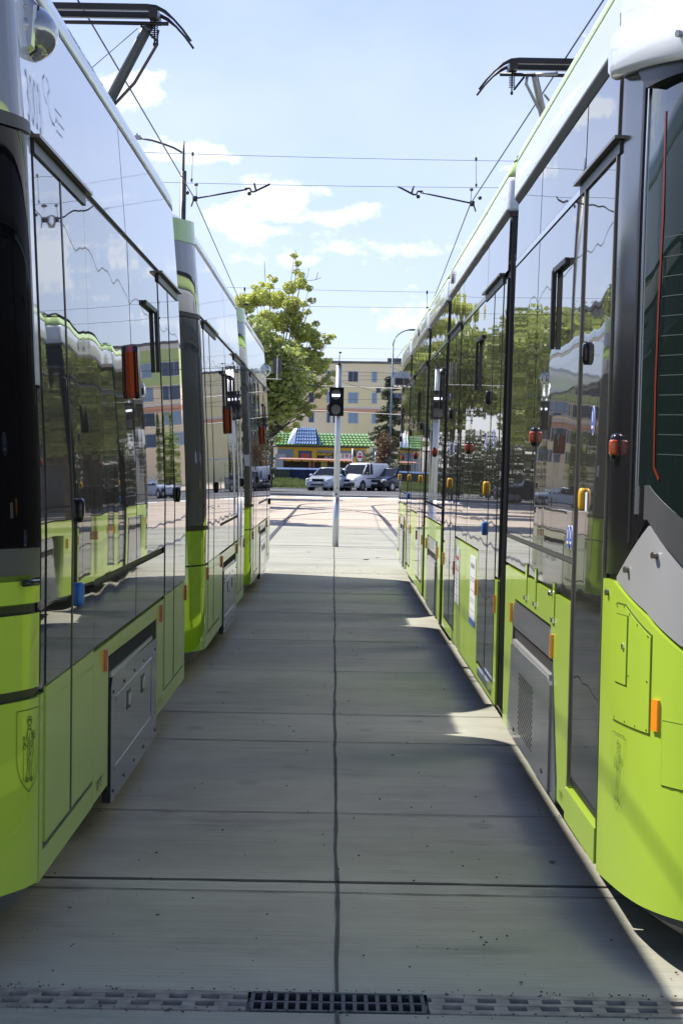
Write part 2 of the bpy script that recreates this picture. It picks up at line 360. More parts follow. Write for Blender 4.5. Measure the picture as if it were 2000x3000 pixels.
drain_cover('drain_grate', -0.235, 0.30, 'black cast iron grating in the middle of the drain channel', True)
drain_cover('drain_cover', 0.31, 3.2, 'pale slotted steel drain channel cover right of the black grating', False)
# debris
mb = MB()
for k in range(260):
    y = 5.5 + random.random() ** 2 * 30; x = random.uniform(-1.1, 1.2); r = random.uniform(.0015, .0042) * (1 + y * .02)
    a = random.uniform(0, 6); pts = [(x + r * math.cos(a + t) * random.uniform(.6, 1.3), y + r * 1.3 * math.sin(a + t), .0045) for t in (0, 1.4, 2.7, 4.1, 5.2)]
    mb.prism(pts, (0, 0, r * .9))
for k in range(260):
    x = random.uniform(-1.2, 1.3); y = random.choice((6.53, 6.80)) + random.gauss(0, .02); r = random.uniform(.001, .004)
    mb.prism([(x + r * math.cos(q), y + r * math.sin(q), .0045) for q in (0, 1.5, 2.9, 4.4)], (0, 0, r))
tag(mb.build('gravel_specks', mat('debris', (0.07, 0.06, 0.05), 0.9)), kind='stuff')

mb = MB()
for (x, y, r_, h_) in ((.93, 9.1, .022, .012), (.62, 6.95, .016, .008), (-.62, 7.9, .012, .010), (.12, 7.3, .010, .008), (-.95, 8.0, .014, .008), (.35, 12.4, .018, .008), (.55, 38.2, .13, .015), (.75, 39.0, .07, .01), (-.5, 41, .08, .01)):
    r_ *= .55; h_ *= .4; a0 = random.uniform(0, 6); mb.prism([(x + r_ * math.cos(a0 + q) * random.uniform(.5, 1.3), y + r_ * math.sin(a0 + q) * random.uniform(.7, 1.6), .005) for q in (0, 1, 2.1, 3.0, 4.2, 5.3)], (0, 0, h_))
tag(mb.build('fallen_leaves', mat('dry_leaf', (.14, .12, .07), .8)), kind='stuff')
# rails: straight, then sweeping right
def rail(offs, y0, y1, R, sgn, label):
    mb = MB(); pts = []
    for k in range(30): pts.append((offs, y0 + (y1 - y0) * k / 29))
    cxr = offs + sgn * R
    for k in range(1, 30):
        a = k / 29 * rad(85); pts.append((cxr - sgn * R * math.cos(a), y1 + R * math.sin(a)))
    def strip(w0, w1, z, m_):
        for k in range(len(pts) - 1):
            p = Vector(pts[k]); q = Vector(pts[k + 1]); t = (q - p).normalized(); n = Vector((t.y, -t.x))
            m_.quad((*(p + n * w0), z), (*(p + n * w1), z), (*(q + n * w1), z), (*(q + n * w0), z))
    strip(-0.03, 0.03, 0.005, mb); o = mb.build('tram_rail', RAILM); g = MB(); strip(0.03, 0.065, 0.006, g); strip(-0.04, -0.03, 0.0055, g)
    g.build('rail_groove', GROOVE, o); tag(o, kind='structure')
for offs in (-2.97, -1.46, 1.46, 2.97):
    rail(offs, 2 if abs(offs) > 1.4 else 30, 88, 20 - offs * 0.6, 1, '')
rail(-1.5, 62, 66, 40, 1, ''); rail(-2.9, 60, 70, 48, 1, ''); rail(1.5, 60, 70, 45, -1, ''); rail(2.9, 60, 68, 40, -1, '')

# ------------------------------------------------------------------ tram machinery
def pchip(xs, ys):
    n = len(xs); h = [xs[i + 1] - xs[i] for i in range(n - 1)]; d = [(ys[i + 1] - ys[i]) / h[i] for i in range(n - 1)]; m = [0] * n
    m[0] = d[0]; m[-1] = d[-1]
    for i in range(1, n - 1):
        if d[i - 1] * d[i] <= 0: m[i] = 0
        else:
            w1 = 2 * h[i] + h[i - 1]; w2 = h[i] + 2 * h[i - 1]; m[i] = (w1 + w2) / (w1 / d[i - 1] + w2 / d[i])
    def f(x):
        x = min(max(x, xs[0]), xs[-1]); i = 0
        while i < n - 2 and x > xs[i + 1]: i += 1
        t = (x - xs[i]) / h[i]; t2 = t * t; t3 = t2 * t
        return (2 * t3 - 3 * t2 + 1) * ys[i] + (t3 - 2 * t2 + t) * h[i] * m[i] + (-2 * t3 + 3 * t2) * ys[i + 1] + (t3 - t2) * h[i] * m[i + 1]
    return f
def interp(x, P):
    if x <= P[0][0]: return P[0][1]
    for a, b in zip(P, P[1:]):
        if x <= b[0]: return a[1] + (b[1] - a[1]) * (x - a[0]) / (b[0] - a[0])
    return P[-1][1]
XC = 2.25
APART = ('upper_panel', 'window_glass', 'lower_window_glass', 'side_panel', 'corner_strip', 'upper_glass', 'waist_glass', 'nose_lime_panel', 'band_lime_panel', 'corner_panel', 'door_frame')
class Side:
    """one carriage section: its plan path (s, X, Y), wall profile, and side of the aisle"""
    def __init__(s, sg, prof, keys, root):
        s.sg = sg; s.prof = prof; s.keys = keys; s.root = root
        s.fx = pchip([k[0] for k in keys], [k[1] for k in keys]); s.fy = pchip([k[0] for k in keys], [k[2] for k in keys])
        s.s0 = keys[0][0]; s.s1 = keys[-1][0]
    def nrm(s, t):
        e = 0.004; a = max(t - e, s.s0); b = min(t + e, s.s1)
        dx_ = s.fx(b) - s.fx(a); dy_ = s.fy(b) - s.fy(a); l = math.hypot(dx_, dy_) or 1; return (-dy_ / l, dx_ / l)
    def P(s, t, z, off=0.0, mirror=False):
        n = s.nrm(t); o = off - (interp(z, s.prof) - 0.98); X = s.fx(t) + n[0] * o; Y = s.fy(t) + n[1] * o
        if mirror: X = 2 * XC - X
        return (s.sg * X, Y, z)
    def samples(s, a, b):
        out_ = [a]; k = [q[0] for q in s.keys]; straight = [(k[i], k[i + 1]) for i in range(len(k) - 1) if k[i + 1] - k[i] > 1.5]
        t = a
        while t < b - 1e-6:
            st = 0.06
            for (p, q) in straight:
                if p - 1e-6 <= t < q: st = min(0.5, max(q - t, 0.01))
            t = min(b, t + st); out_.append(t)
        return out_
    def ring(s, z, inset, step=None):
        ts = s.samples(s.s0, s.s1)
        return [s.P(t, z, -inset) for t in ts] + [s.P(t, z, -inset, True) for t in reversed(ts)]
    def strip(s, mb, cols, proud=0.0, thick=0.014):
        """cols: (s, z0, z1) left to right; curved sheet with a real edge"""
        ts = []
        for a, b in zip(cols, cols[1:]):
            q = s.samples(a[0], b[0])
            if len(q) < 2: q = [a[0], b[0]]
            ts += [(t, a[1] + (b[1] - a[1]) * (t - a[0]) / max(b[0] - a[0], 1e-9), a[2] + (b[2] - a[2]) * (t - a[0]) / max(b[0] - a[0], 1e-9)) for t in (q if not ts else q[1:])]
        zmax = max(c[2] - c[1] for c in cols); nz_ = max(1, int(math.ceil(zmax / 0.3)))
        base = len(mb.v); nc = len(ts)
        for (t, a, b) in ts:
            for k in range(nz_ + 1): mb.v.append(s.P(t, a + (b - a) * k / nz_, proud))
        flip = s.sg < 0
        def F(i, sm=True): mb.face(i[::-1] if flip else i, sm)
        R_ = nz_ + 1
        for i in range(nc - 1):
            for k in range(nz_):
                a = base + i * R_ + k; F([a, a + 1, a + R_ + 1, a + R_])
        # rim
        loop = [(i, 0) for i in range(nc)] + [(nc - 1, k) for k in range(1, R_)] + [(i, nz_) for i in range(nc - 2, -1, -1)] + [(0, k) for k in range(nz_ - 1, 0, -1)]
        b2 = len(mb.v)
        for (i, k) in loop:
            t, a, b = ts[i]; mb.v.append(s.P(t, a + (b - a) * k / nz_, proud)); mb.v.append(s.P(t, a + (b - a) * k / nz_, proud - thick))
        L = len(loop)
        for j in range(L):
            p = b2 + 2 * j; q = b2 + 2 * ((j + 1) % L); F([p, p + 1, q + 1, q], False)
    def panel(s, name, m, rects, proud=0.0, thick=0.014, parent=None):
        if len(rects) > 1 and name in APART: return [s.panel(name, m, [q], proud, thick, parent) for q in rects][-1]
        mb = MB()
        for r in rects:
            if len(r) == 4 and not isinstance(r[0], tuple): r = [(r[0], r[2], r[3]), (r[1], r[2], r[3])]
            s.strip(mb, r, proud, thick)
        return mb.build(name, m, parent or s.root)
    def shell(s, name, m, levels, parent=None, smooth=False):
        mb = MB(); rings = [s.ring(z, i) for z, i in levels]
        if s.sg < 0: rings = [r[::-1] for r in rings]
        mb.loft(rings[::1], smooth=smooth); return mb.build(name, m, parent or s.root)
    def lines(s, name, m, polys, w_, parent=None, proud=0.0035):
        mb = MB()
        for pl in polys:
            q = [pl[0]]
            for (a, b) in zip(pl, pl[1:]):
                n = max(1, int(abs(b[0] - a[0]) / .06)); q += [(a[0] + (b[0] - a[0]) * k / n, a[1] + (b[1] - a[1]) * k / n) for k in range(1, n + 1)]
            for (a, b) in zip(q, q[1:]):
                d = Vector((b[0] - a[0], b[1] - a[1]))
                if d.length < 1e-6: continue
                n = Vector((-d.y, d.x)).normalized() * w_ / 2
                mb.quad(s.P(a[0] + n.x, a[1] + n.y, proud), s.P(b[0] + n.x, b[1] + n.y, proud), s.P(b[0] - n.x, b[1] - n.y, proud), s.P(a[0] - n.x, a[1] - n.y, proud))
        return mb.build(name, m, parent or s.root)
    def text(s, name, txt, sa, sb, z0, z1, m, parent=None, bold=0.01, proud=0.0035):
        v, f = text_mesh(txt, 1, bold); mb = MB(); mb.v = [s.P(sa + a * (sb - sa), z0 + b * (z1 - z0), proud) for a, b in v]
        for q in f: mb.face(q)
        return mb.build(name, m, parent or s.root)
    def disc(s, name, m, t, z, rs, rz, proud, thick, parent=None, n=20):
        mb = MB(); a = [s.P(t + rs * math.cos(2 * math.pi * k / n), z + rz * math.sin(2 * math.pi * k / n), proud) for k in range(n)]
        b = [s.P(t + rs * math.cos(2 * math.pi * k / n), z + rz * math.sin(2 * math.pi * k / n), proud - thick) for k in range(n)]
        mb.loft([b, a], smooth=False); return mb.build(name, m, parent or s.root)

def vent_window(S, y0, y1, z0, z1):
    # hopper vent standing open: black frame stands off the glass
    mb = MB(); S.strip(mb, [(y1 - .05, z0, z1), (y1, z0, z1)], 0.024, 0.02); S.strip(mb, [(y0, z1 - .012, z1 + .012), (y1, z1 - .012, z1 + .012)], 0.02, 0.018)
    return mb.build('vent_window', RUB, S.root)
def gutter(S, y0, y1, z, parent=None):
    mb = MB(); S.strip(mb, [(y0, z - .012, z), (y1, z - .012, z)], 0.036, 0.038); o = mb.build('door_gutter', BRONZE, parent or S.root)
    S.panel('gutter_seal', RUB, [(y0 + .03, y1 - .05, z - .06, z - .014)], 0.012, 0.016, o); return o
def knob(S, t, z, m, name='door_button', parent=None, r=0.046):
    mb = MB(); c = Vector(S.P(t, z, 0.012)); mb.sell(c, (0.015, r * .7, r), .6); o = mb.build(name, m, parent or S.root); return o
def marker(S, t, z, h=0.095, w_=0.035, m=ORANGE):
    return S.panel('marker_light', m, [(t - w_ / 2, t + w_ / 2, z - h / 2, z + h / 2)], 0.016, 0.02)
def side_lamp_r(S, t, z):
    mb = MB(); c = Vector(S.P(t, z, 0.0)); mb.sell(c, (0.027, 0.038, 0.050), .62); o = mb.build('side_lamp', BLACK, S.root)
    l = MB(); l.sell(c + Vector((-0.017 * S.sg, -0.012, -0.001)), (0.0145, 0.032, 0.028), .4); l.build('lamp_lens', REDLAMP, o)
def side_lamp_l(S, t, z):
    mb = MB(); pts = [(t - .06, z - .13), (t + .06, z - .13), (t + .09, z - .1), (t + .09, z + .1), (t + .06, z + .13), (t - .06, z + .13), (t - .09, z + .1), (t - .09, z - .1)]
    a = [S.P(q[0], q[1], 0.0) for q in pts]; c = [S.P(t + (q[0] - t) * .75, z + (q[1] - z) * .96, 0.034) for q in pts]
    mb.loft([a, c], smooth=False); o = mb.build('side_lamp', REDLAMP, S.root)
    m2 = MB(); a = [S.P(t + (q[0] - t) * .86, z + (q[1] - z) * 1.02, 0.02) for q in pts]; c = [S.P(t + (q[0] - t) * .7, z + (q[1] - z) * .97, 0.04) for q in pts]
    m2.loft([a, c], smooth=False); m2.build('lamp_cover', BLACK, o)
def door(S, y0, y1, mid, z0, z1, zg, leafm, lowm, buttons=(), gut=True):
    d = S.panel('door', RUB, [(y0 - .02, y1 + .02, z0 - .03, z1 + .015)], -0.004, 0.01)
    spans = [(y0, y1)] if mid is None else [(y0, mid - .022), (mid + .022, y1)]
    for a, b in spans:
        lf = S.panel('door_leaf', leafm, [(a, b, zg, z1)], 0.004, 0.008, d)
        if lowm: S.panel('leaf_panel', lowm, [(a, b, z0, zg - .006)], 0.004, 0.008, lf)
    if mid is not None:
        mb = MB(); S.strip(mb, [(mid - .018, z0, z1), (mid + .018, z0, z1)], 0.006, 0.012); mb.build('door_seal', RUB, d)
    for (t, z, m) in buttons: knob(S, t, z, m, parent=d)
    if gut: gutter(S, y0 - .05, y1 + .08, z1 + .045, d)
    return d

# ------------------------------------------------------------------ left tram (number 3003)
PL = [(0, .97), (1.5, .98), (2.75, 1.05), (3.3, 1.10), (3.7, 1.13)]
LT = thing('tram', (-2.25, 20, 0), 'long lime and white tram numbered 3003 filling the left side, its flank in shade', 'tram', 'trams standing side by side')
NOSE_L = [(5.2, 2.25, 6.28), (5.7, 1.8, 6.34), (6.2, 1.5, 6.48), (6.6, 1.25, 6.68), (6.93, 1.07, 6.95), (7.25, .98, 7.25)]
def far_taper(y): return [(y, .98, y), (y + .3, 1.07, y + .27), (y + .62, 1.3, y + .46), (y + .95, 1.62, y + .52)]
def near_taper(y): return [(y - .98, 1.62, y - .72), (y - .68, 1.33, y - .68), (y - .36, 1.10, y - .40), (y, .98, y)]
FN_L = [(32.5, .98, 32.5), (32.8, 1.07, 32.78), (33.2, 1.3, 33.1), (33.6, 1.65, 33.3), (34.2, 2.25, 33.45)]
SL = [Side(-1, PL, NOSE_L + far_taper(14.3), LT), Side(-1, PL, near_taper(16.55) + far_taper(23.42), LT), Side(-1, PL, near_taper(25.62) + FN_L, LT)]
for S in SL:
    S.shell('carriage_body', SHELL, [(.25, .016), (.5, .016), (1.0, .016), (1.5, .016), (2.1, .016), (2.75, .016), (3.3, .016)])
    S.shell('underframe', GREYD, [(.12, .16), (.17, .07), (.25, .02)])
    S.shell('roof', PALE, [(3.29, -0.003), (3.36, 0.0), (3.42, .02), (3.47, .06), (3.52, .13), (3.58, .3), (3.62, .6)], smooth=True)
def bellows(x0, y0, y1, sg, z1, root, n=9):
    """corrugated connection between two carriages"""
    mb = MB(); rings = []
    for k in range(2 * n + 1):
        y = y0 + (y1 - y0) * k / (2 * n); d = 0.0 if k % 2 else 0.06
        x = x0 + d; zt = z1 - d
        rings.append([(sg * x, y, .3), (sg * x, y, zt - .25), (sg * (x + .15), y, zt - .06), (sg * (x + .3), y, zt), (sg * (2 * XC - x - .3), y, zt), (sg * (2 * XC - x), y, zt - .25), (sg * (2 * XC - x), y, .3)])
    mb.loft(rings, smooth=False); return mb.build('bellows', RUB, root)
bellows(1.24, 14.72, 15.9, -1, 3.42, LT); bellows(1.24, 23.85, 24.98, -1, 3.42, LT)

# section one
S = SL[0]
S.panel('upper_panel', WHITE, [(7.27, 10.70, 2.765, 3.285), (10.73, 14.29, 2.765, 3.285)])
S.text('fleet_number', '3003', 7.39, 7.76, 2.79, 2.97, INKG, bold=0.0)
FP = mat('faint_pink', (0.74, 0.66, 0.73), 0.28, coat=.8); FG = mat('faint_green', (0.62, 0.70, 0.68), 0.28, coat=.8)
arc = lambda c0, z0, ra, rz, a0, a1: [(c0 + ra * math.cos(a0 + (a1 - a0) * k / 12), z0 + rz * math.sin(a0 + (a1 - a0) * k / 12)) for k in range(13)]
S.lines('logo_swirl', FP, [arc(7.98, 2.99, .10, .05, 0, 4.6), arc(8.12, 2.95, .12, .06, 2, 6.2)], .012)
S.lines('logo_bars', FG, [[(8.20, z), (8.20 + l, z)] for z, l in ((2.96, .2), (2.92, .26), (2.88, .18))], .010)
S.panel('corner_strip', WHITE, [(7.285, 7.37, 1.9, 2.74)], 0.002); S.panel('corner_strip', GLASSL, [(7.285, 7.37, .885, 1.89)], 0.002); S.panel('corner_panel', LIME, [(7.285, 7.37, .25, .865)], 0.002)
door(S, 7.42, 8.90, 8.15, .35, 2.70, .885, GLASS, LIME, [(8.33, 1.46, BLACK), (8.34, 1.14, BLUE)])
S.panel('window_glass', GLASS, [(8.94, 10.745, 1.165, 2.73), (10.775, 12.47, 1.165, 2.73)])
S.panel('lower_window_glass', GLASSL, [(8.94, 10.745, .885, 1.13), (10.775, 12.47, .885, 1.13)])
S.panel('side_panel', LIME, [(8.94, 9.50, .24, .865), (12.0, 12.47, .24, .865), (7.28, 8.93, .235, .325), (12.47, 14.29, .235, .325), [(9.5, .80, .865), (9.6, .80, .865), (11.9, .785, .865), (12.0, .785, .865)]])
door(S, 12.52, 14.05, 13.22, .345, 2.70, .885, GLASS, LIME, [(13.4, 1.45, BLACK)])
S.panel('corner_strip', GLASS, [(14.1, 14.28, .885, 2.74)]); S.panel('corner_panel', LIME, [(14.1, 14.28, .33, .865)])
side_lamp_l(S, 10.72, 2.085); vent_window(S, 11.5, 12.2, 2.15, 2.49)
for t in (9.32, 12.2, 14.22): marker(S, t, .80, m=REDLAMP)
S.text('jacking_mark', 'TT', 9.05, 9.28, .275, .315, INK)
S.text('jacking_mark', 'TT', 12.12, 12.32, .275, .315, INK)
def bogie_cover_l(S, a, b):
    S.panel('wheel_opening', HOLE, [(a - .03, b + .06, .2, .79)], -0.004, 0.008)
    c = S.panel('bogie_cover', GREYK, [[(a + .02, .15, .66), (a + .08, .145, .70), (b - .08, .145, .69), (b, .17, .66)]], 0.008, 0.04)
    S.panel('cover_lip', GREYL, [[(a + .05, .70, .725), (b - .25, .695, .715)]], 0.004, 0.04, c)
    for t in (a + .72, a + 1.45):
        l = S.panel('latch', RUB, [(t, t + .16, .48, .57)], 0.011, 0.004, c); S.panel('latch_grip', CHROME, [(t + .05, t + .14, .50, .55)], 0.018, 0.008, c)
    S.panel('raised_rib', GREYK, [[(a + .2, .58, .60), (b - .35, .585, .605)], [(a + .2, .27, .29), (b - .35, .27, .29)], [(b - .35, .27, .605), (b - .31, .27, .605)]], 0.0095, 0.003, c)
    for t in (a + .12, a + .6, a + 1.1, a + 1.6, b - .1):
        S.disc('bolt', RUB, t, .63, .02, .008, .011, .003, c, 8); S.disc('bolt', RUB, t, .19, .02, .008, .011, .003, c, 8)
    return c
bogie_cover_l(S, 9.54, 11.93)
# nose of the left tram
S.panel('nose_top_panel', BAND, [[(5.6, 2.78, 3.28), (7.235, 2.775, 3.285)]], 0.003)
S.panel('windscreen', CABGLASS, [[(5.6, 1.38, 2.71), (7.24, 1.365, 2.725)]], 0.003)
S.panel('nose_trim', RUB, [[(5.6, 2.715, 2.775), (7.3, 2.73, 2.77)]], 0.015)
S.panel('nose_grey_panel', GREYD, [[(5.6, 1.265, 1.375), (7.24, 1.262, 1.36)]], 0.004)
S.panel('nose_lime_panel', LIME, [[(5.6, 1.18, 1.26), (7.24, 1.18, 1.255)], [(5.6, .90, 1.145), (7.235, .90, 1.145)], [(5.6, .25, .862), (7.235, .25, .865)]], 0.004)
h = S.panel('nose_hatch', GASKET, [(6.9, 7.145, 1.178, 1.275)], 0.007, 0.004); S.panel('hatch_lid', LIME, [(6.905, 7.14, 1.182, 1.256)], 0.011, 0.004, h)
mb = MB(); mb.tube([S.P(7.04, 1.25, .03), S.P(7.13, 1.25, .03)], .011, 10); mb.build('hatch_handle', BLACK, h)
def crest(S, c, zb, w_, hgt, m, flip, lw):
    f = -1 if flip else 1
    X = lambda a: c + f * (a - .5) * w_
    Z = lambda b: zb + b * hgt
    L_ = []
    sh = [(0, 1), (1, 1), (1, .42), (.96, .30), (.85, .17), (.68, .07), (.5, 0), (.32, .07), (.15, .17), (.04, .30), (0, .42), (0, 1)]
    L_.append(sh)
    circ = lambda x, y, rx, ry, n=14: [(x + rx * math.cos(2 * math.pi * k / n), y + ry * math.sin(2 * math.pi * k / n)) for k in range(n + 1)]
    L_ += [circ(.5, .86, .10, .055), circ(.5, .835, .07, .035), [(.42, .87), (.5, .885), (.58, .87)], [(.45, .80), (.43, .77), (.5, .755), (.57, .77), (.55, .80)]]
    L_ += [[(.47, .77), (.40, .74), (.36, .66), (.33, .58), (.40, .55), (.44, .60)], [(.53, .77), (.60, .74), (.66, .66), (.64, .58), (.60, .52), (.57, .56)],
           [(.40, .74), (.42, .60), (.40, .45), (.42, .32), (.38, .20), (.40, .16)], [(.60, .74), (.60, .52), (.63, .42), (.60, .32), (.58, .20), (.62, .16)],
           [(.50, .72), (.47, .60), (.50, .48), (.47, .36), (.50, .24), (.50, .17)], [(.45, .66), (.54, .60), (.46, .53), (.56, .46), (.45, .40), (.56, .34), (.46, .28)],
           [(.38, .20), (.34, .14), (.42, .12), (.46, .17)], [(.62, .18), (.66, .14), (.58, .12), (.52, .17)], circ(.42, .15, .04, .02, 8), circ(.58, .15, .04, .02, 8),
           [(.26, .70), (.26, .15)], [(.26, .62), (.33, .58)], circ(.28, .56, .04, .03, 8), circ(.28, .66, .03, .02, 8),
           circ(.71, .68, .055, .05, 10), circ(.71, .67, .035, .03, 8), [(.68, .63), (.66, .55), (.70, .50), (.66, .42)]]
    return S.lines('crest', m, [[(X(a), Z(b)) for a, b in pl] for pl in L_], lw, proud=0.0065)
crest(S, 7.133, .563, .178, .27, INK, False, .0028)
# camera housing, left near
def camera_l(S, y0, y1, za, zb, root):
    zc = (za + zb) / 2; hz = (zb - za) / 2; c = MB(); yc = y0 + .07
    c.ell((-1.11, y0 + .14, zc), (.118, .17, hz), 24, 16); o = c.build('camera_housing', MIRG, root)
    s_ = MB(); s_.loft([[(-1.14 + dx_ * k, y, zc + dz_ * k) for dx_, dz_ in ((0, -hz), (.05, -hz), (.085, -hz * .75), (.09, hz * .7), (.06, hz), (0, hz))] for y, k in ((y0 + .10, 1.0), (y0, 1.0), (y0 - .02, .9))], smooth=False); s_.build('housing_base', MIRG, o)
    q = MB(); q.loft([[(-1.14 + dx_ * 1.05, y, zc + dz_ * 1.03) for dx_, dz_ in ((0, -hz), (.05, -hz), (.085, -hz * .75), (.09, hz * .7), (.06, hz), (0, hz))] for y in (y0 + .052, y0 + .036)], smooth=False); q.build('housing_seam', RUB, o)
    for z in (zc - .05, zc + .06): b = MB(); b.ell((-1.085, y0 - .02, z), (.006, .006, .006), 8, 6); b.build('screw', CHROME, o)
MIRG = mat('mirror_grey_plastic', (0.34, 0.36, 0.37), 0.12, metal=.6, coat=.6)
camera_l(SL[0], 7.50, 7.86, 3.03, 3.235, LT); camera_l(SL[2], 32.25, 32.6, 2.93, 3.13, LT)

# section two and three
def band(S, y):
    S.panel('band_upper_panel', BAND, [(y - .93, y - .02, 2.765, 3.29)]); S.panel('band_trim', RUB, [(y - .93, y - .02, 2.73, 2.762)], 0.004)
    S.panel('band_panel', BAND, [(y - .93, y - .02, 1.175, 2.725)]); S.panel('band_lime_panel', LIMEB, [(y - .93, y - .02, .885, 1.14), (y - .93, y - .02, .24, .872)])
    S.panel('band_trim', RUB, [(y - .93, y + .1, 1.143, 1.172)], 0.01)
    S.panel('band_roof_panel', LIMEB, [[(y - .93, 3.292, 3.45), (y - .02, 3.292, 3.46)]], 0.008)
S = SL[1]; band(S, 16.55)
S.panel('upper_panel', WHITE, [(16.56, 20.4, 2.765, 3.285), (20.43, 23.41, 2.765, 3.285)])
door(S, 16.85, 18.38, 17.52, .35, 2.70, .885, GLASS, LIME, [(17.75, 1.45, BLACK)])
S.panel('corner_strip', GLASS, [(16.57, 16.80, .885, 2.74), (23.36, 23.41, .885, 2.74)])
S.panel('window_glass', GLASS, [(18.43, 19.95, 1.135, 2.73), (19.99, 21.72, 1.135, 2.73)])
S.panel('lower_window_glass', GLASSL, [(18.43, 19.95, .885, 1.11), (19.99, 21.72, .885, 1.11)])
S.panel('side_panel', LIME, [(16.57, 16.80, .33, .865), (18.43, 18.92, .24, .865), (21.5, 21.72, .24, .865), (16.57, 18.43, .235, .325), (21.72, 23.41, .235, .325), (18.92, 21.5, .775, .865)])
door(S, 21.78, 23.3, 22.5, .345, 2.70, .885, GLASS, LIME, [(22.7, 1.45, BLACK)])
bogie_cover_l(S, 19.0, 21.4); side_lamp_l(S, 20.05, 2.05); vent_window(S, 19.2, 19.83, 2.14, 2.45); vent_window(S, 20.6, 21.3, 2.14, 2.47)
for t in (16.72, 18.7, 21.6, 23.36): marker(S, t, .80, m=REDLAMP)
S = SL[2]; band(S, 25.62)
mb = MB(); S.strip(mb, [(24.75, 2.98, 3.02), (25.1, 2.98, 3.08), (25.6, 3.0, 3.17)], 0.004, 0.004); mb.build('lime_swoosh', LIMEB, LT)
S.panel('upper_panel', WHITE, [(25.63, 32.49, 2.765, 3.285)])
door(S, 26.05, 27.5, 26.75, .35, 2.70, .885, GLASS, LIME, [(26.95, 1.45, BLACK)])
S.panel('window_glass', GLASS, [(27.55, 29.5, 1.16, 2.73), (29.53, 31.05, 1.16, 2.73)])
S.panel('lower_window_glass', GLASSL, [(27.55, 29.5, .885, 1.13), (29.53, 31.05, .885, 1.13)])
S.panel('side_panel', LIME, [(25.63, 26.0, .24, .865), (27.55, 28.1, .24, .865), (30.6, 31.05, .24, .865), (28.1, 30.6, .775, .865), (26.0, 27.55, .235, .325), (31.05, 32.49, .235, .325)])
S.panel('corner_strip', GLASS, [(25.64, 26.0, .885, 2.74), (32.2, 32.47, .885, 2.74)]); S.panel('corner_panel', LIME, [(32.2, 32.47, .33, .865)])
door(S, 31.1, 32.15, None, .345, 2.70, .885, GLASS, LIME, [(32.0, 1.45, BLACK), (32.0, 1.1, BLACK)])
bogie_cover_l(S, 28.2, 30.5); side_lamp_l(S, 29.5, 2.04); vent_window(S, 30.1, 30.75, 2.12, 2.46)
S.panel('sticker', STICKW, [(25.35, 25.48, 1.62, 1.75)], 0.003, 0.002)
for t in (25.8, 27.9, 30.9): marker(S, t, .80, m=REDLAMP)
S.panel('nose_lime_panel', LIME, [(32.52, 34.1, .25, 1.2)]); S.panel('windscreen', NOSEGLASS, [(32.52, 34.1, 1.22, 2.72)]); S.panel('nose_top_panel', WHITE, [(32.52, 34.1, 2.77, 3.28)])
# far flank of the left tram
def outer_flank(S, a, b):
    for nm, m, z0, z1 in (('outer_side_panel', LIME, .25, .86), ('outer_window_band', GLASS, .9, 2.72), ('outer_upper_panel', WHITE, 2.77, 3.28)):
        mb = MB(); p = [S.P(t, z, 0.004, True) for t, z in ((a, z0), (b, z0), (b, z1), (a, z1))]; mb.poly(p); mb.build(nm, m, S.root)
outer_flank(SL[0], 7.3, 14.25); outer_flank(SL[1], 16.6, 23.4); outer_flank(SL[2], 25.65, 32.45)

# ------------------------------------------------------------------ right tram
PR = [(0, .975), (1.1, .98), (1.8, .99), (2.6, 1.0), (3.2, 1.015), (3.7, 1.02)]
RT = thing('tram', (2.25, 21, 0), 'long lime and white tram filling the right side, sunlit, with dark glass cab corner', 'tram', 'trams standing side by side')
NOSE_R = [(5.0, 2.25, 6.5), (5.5, 2.1, 6.52), (6.0, 1.85, 6.58), (6.6, 1.4, 6.75), (7.0, 1.14, 7.0), (7.25, 1.05, 7.25), (7.6, 1.0, 7.6), (7.9, .98, 7.9)]
def square_far(y): return [(y, .98, y), (y + .06, 1.0, y + .04), (y + .2, 1.12, y + .06), (y + .5, 1.42, y + .06)]
def square_near(y): return [(y - .5, 1.42, y - .06), (y - .2, 1.12, y - .06), (y - .06, 1.0, y - .04), (y, .98, y)]
FN_R = [(34.3, .98, 34.3), (34.6, 1.02, 34.6), (35.0, 1.2, 34.95), (35.5, 1.6, 35.2), (36.2, 2.25, 35.35)]
SR = [Side(1, PR, NOSE_R + square_far(12.50), RT), Side(1, PR, square_near(13.10) + square_far(19.74), RT), Side(1, PR, square_near(20.26) + square_far(23.86), RT),
      Side(1, PR, square_near(24.42) + square_far(29.82), RT), Side(1, PR, square_near(30.3) + FN_R, RT)]
for i, S in enumerate(SR):
    S.shell('carriage_body', SHELL, [(.22, .016), (.5, .016), (1.1, .016), (1.8, .016), (2.6, .016), (3.17, .016)])
    S.shell('underframe', GREYD, [(.11, .12), (.16, .05), (.22, .02)])
    S.shell('roof_fascia_soffit', mat('soffit_grey', (0.16, 0.16, 0.15), 0.35, metal=.3) if i == 0 else bpy.data.materials['soffit_grey'], [(3.155, .03), (3.156, -0.003), (3.183, -0.022), (3.19, .02)])
    S.shell('roof_fascia', WHITE, [(3.184, -0.023), (3.2, -0.026), (3.28, -0.026), (3.36, -0.022), (3.385, -.018)], smooth=True)
    S.shell('roof_edge', LIMEROOF, [(3.386, -.018), (3.42, -.014), (3.455, -0.004), (3.475, .012), (3.50, .04), (3.53, .1)], smooth=True)
    S.shell('roof', PALE, [(3.50, .15), (3.55, .25), (3.58, .5)], smooth=True)
for a, b in ((12.52, 13.08), (19.76, 20.24), (23.88, 24.4), (29.84, 30.28)): bellows(1.035, a, b, 1, 3.16, RT, 5)
UP = (2.835, 3.155)
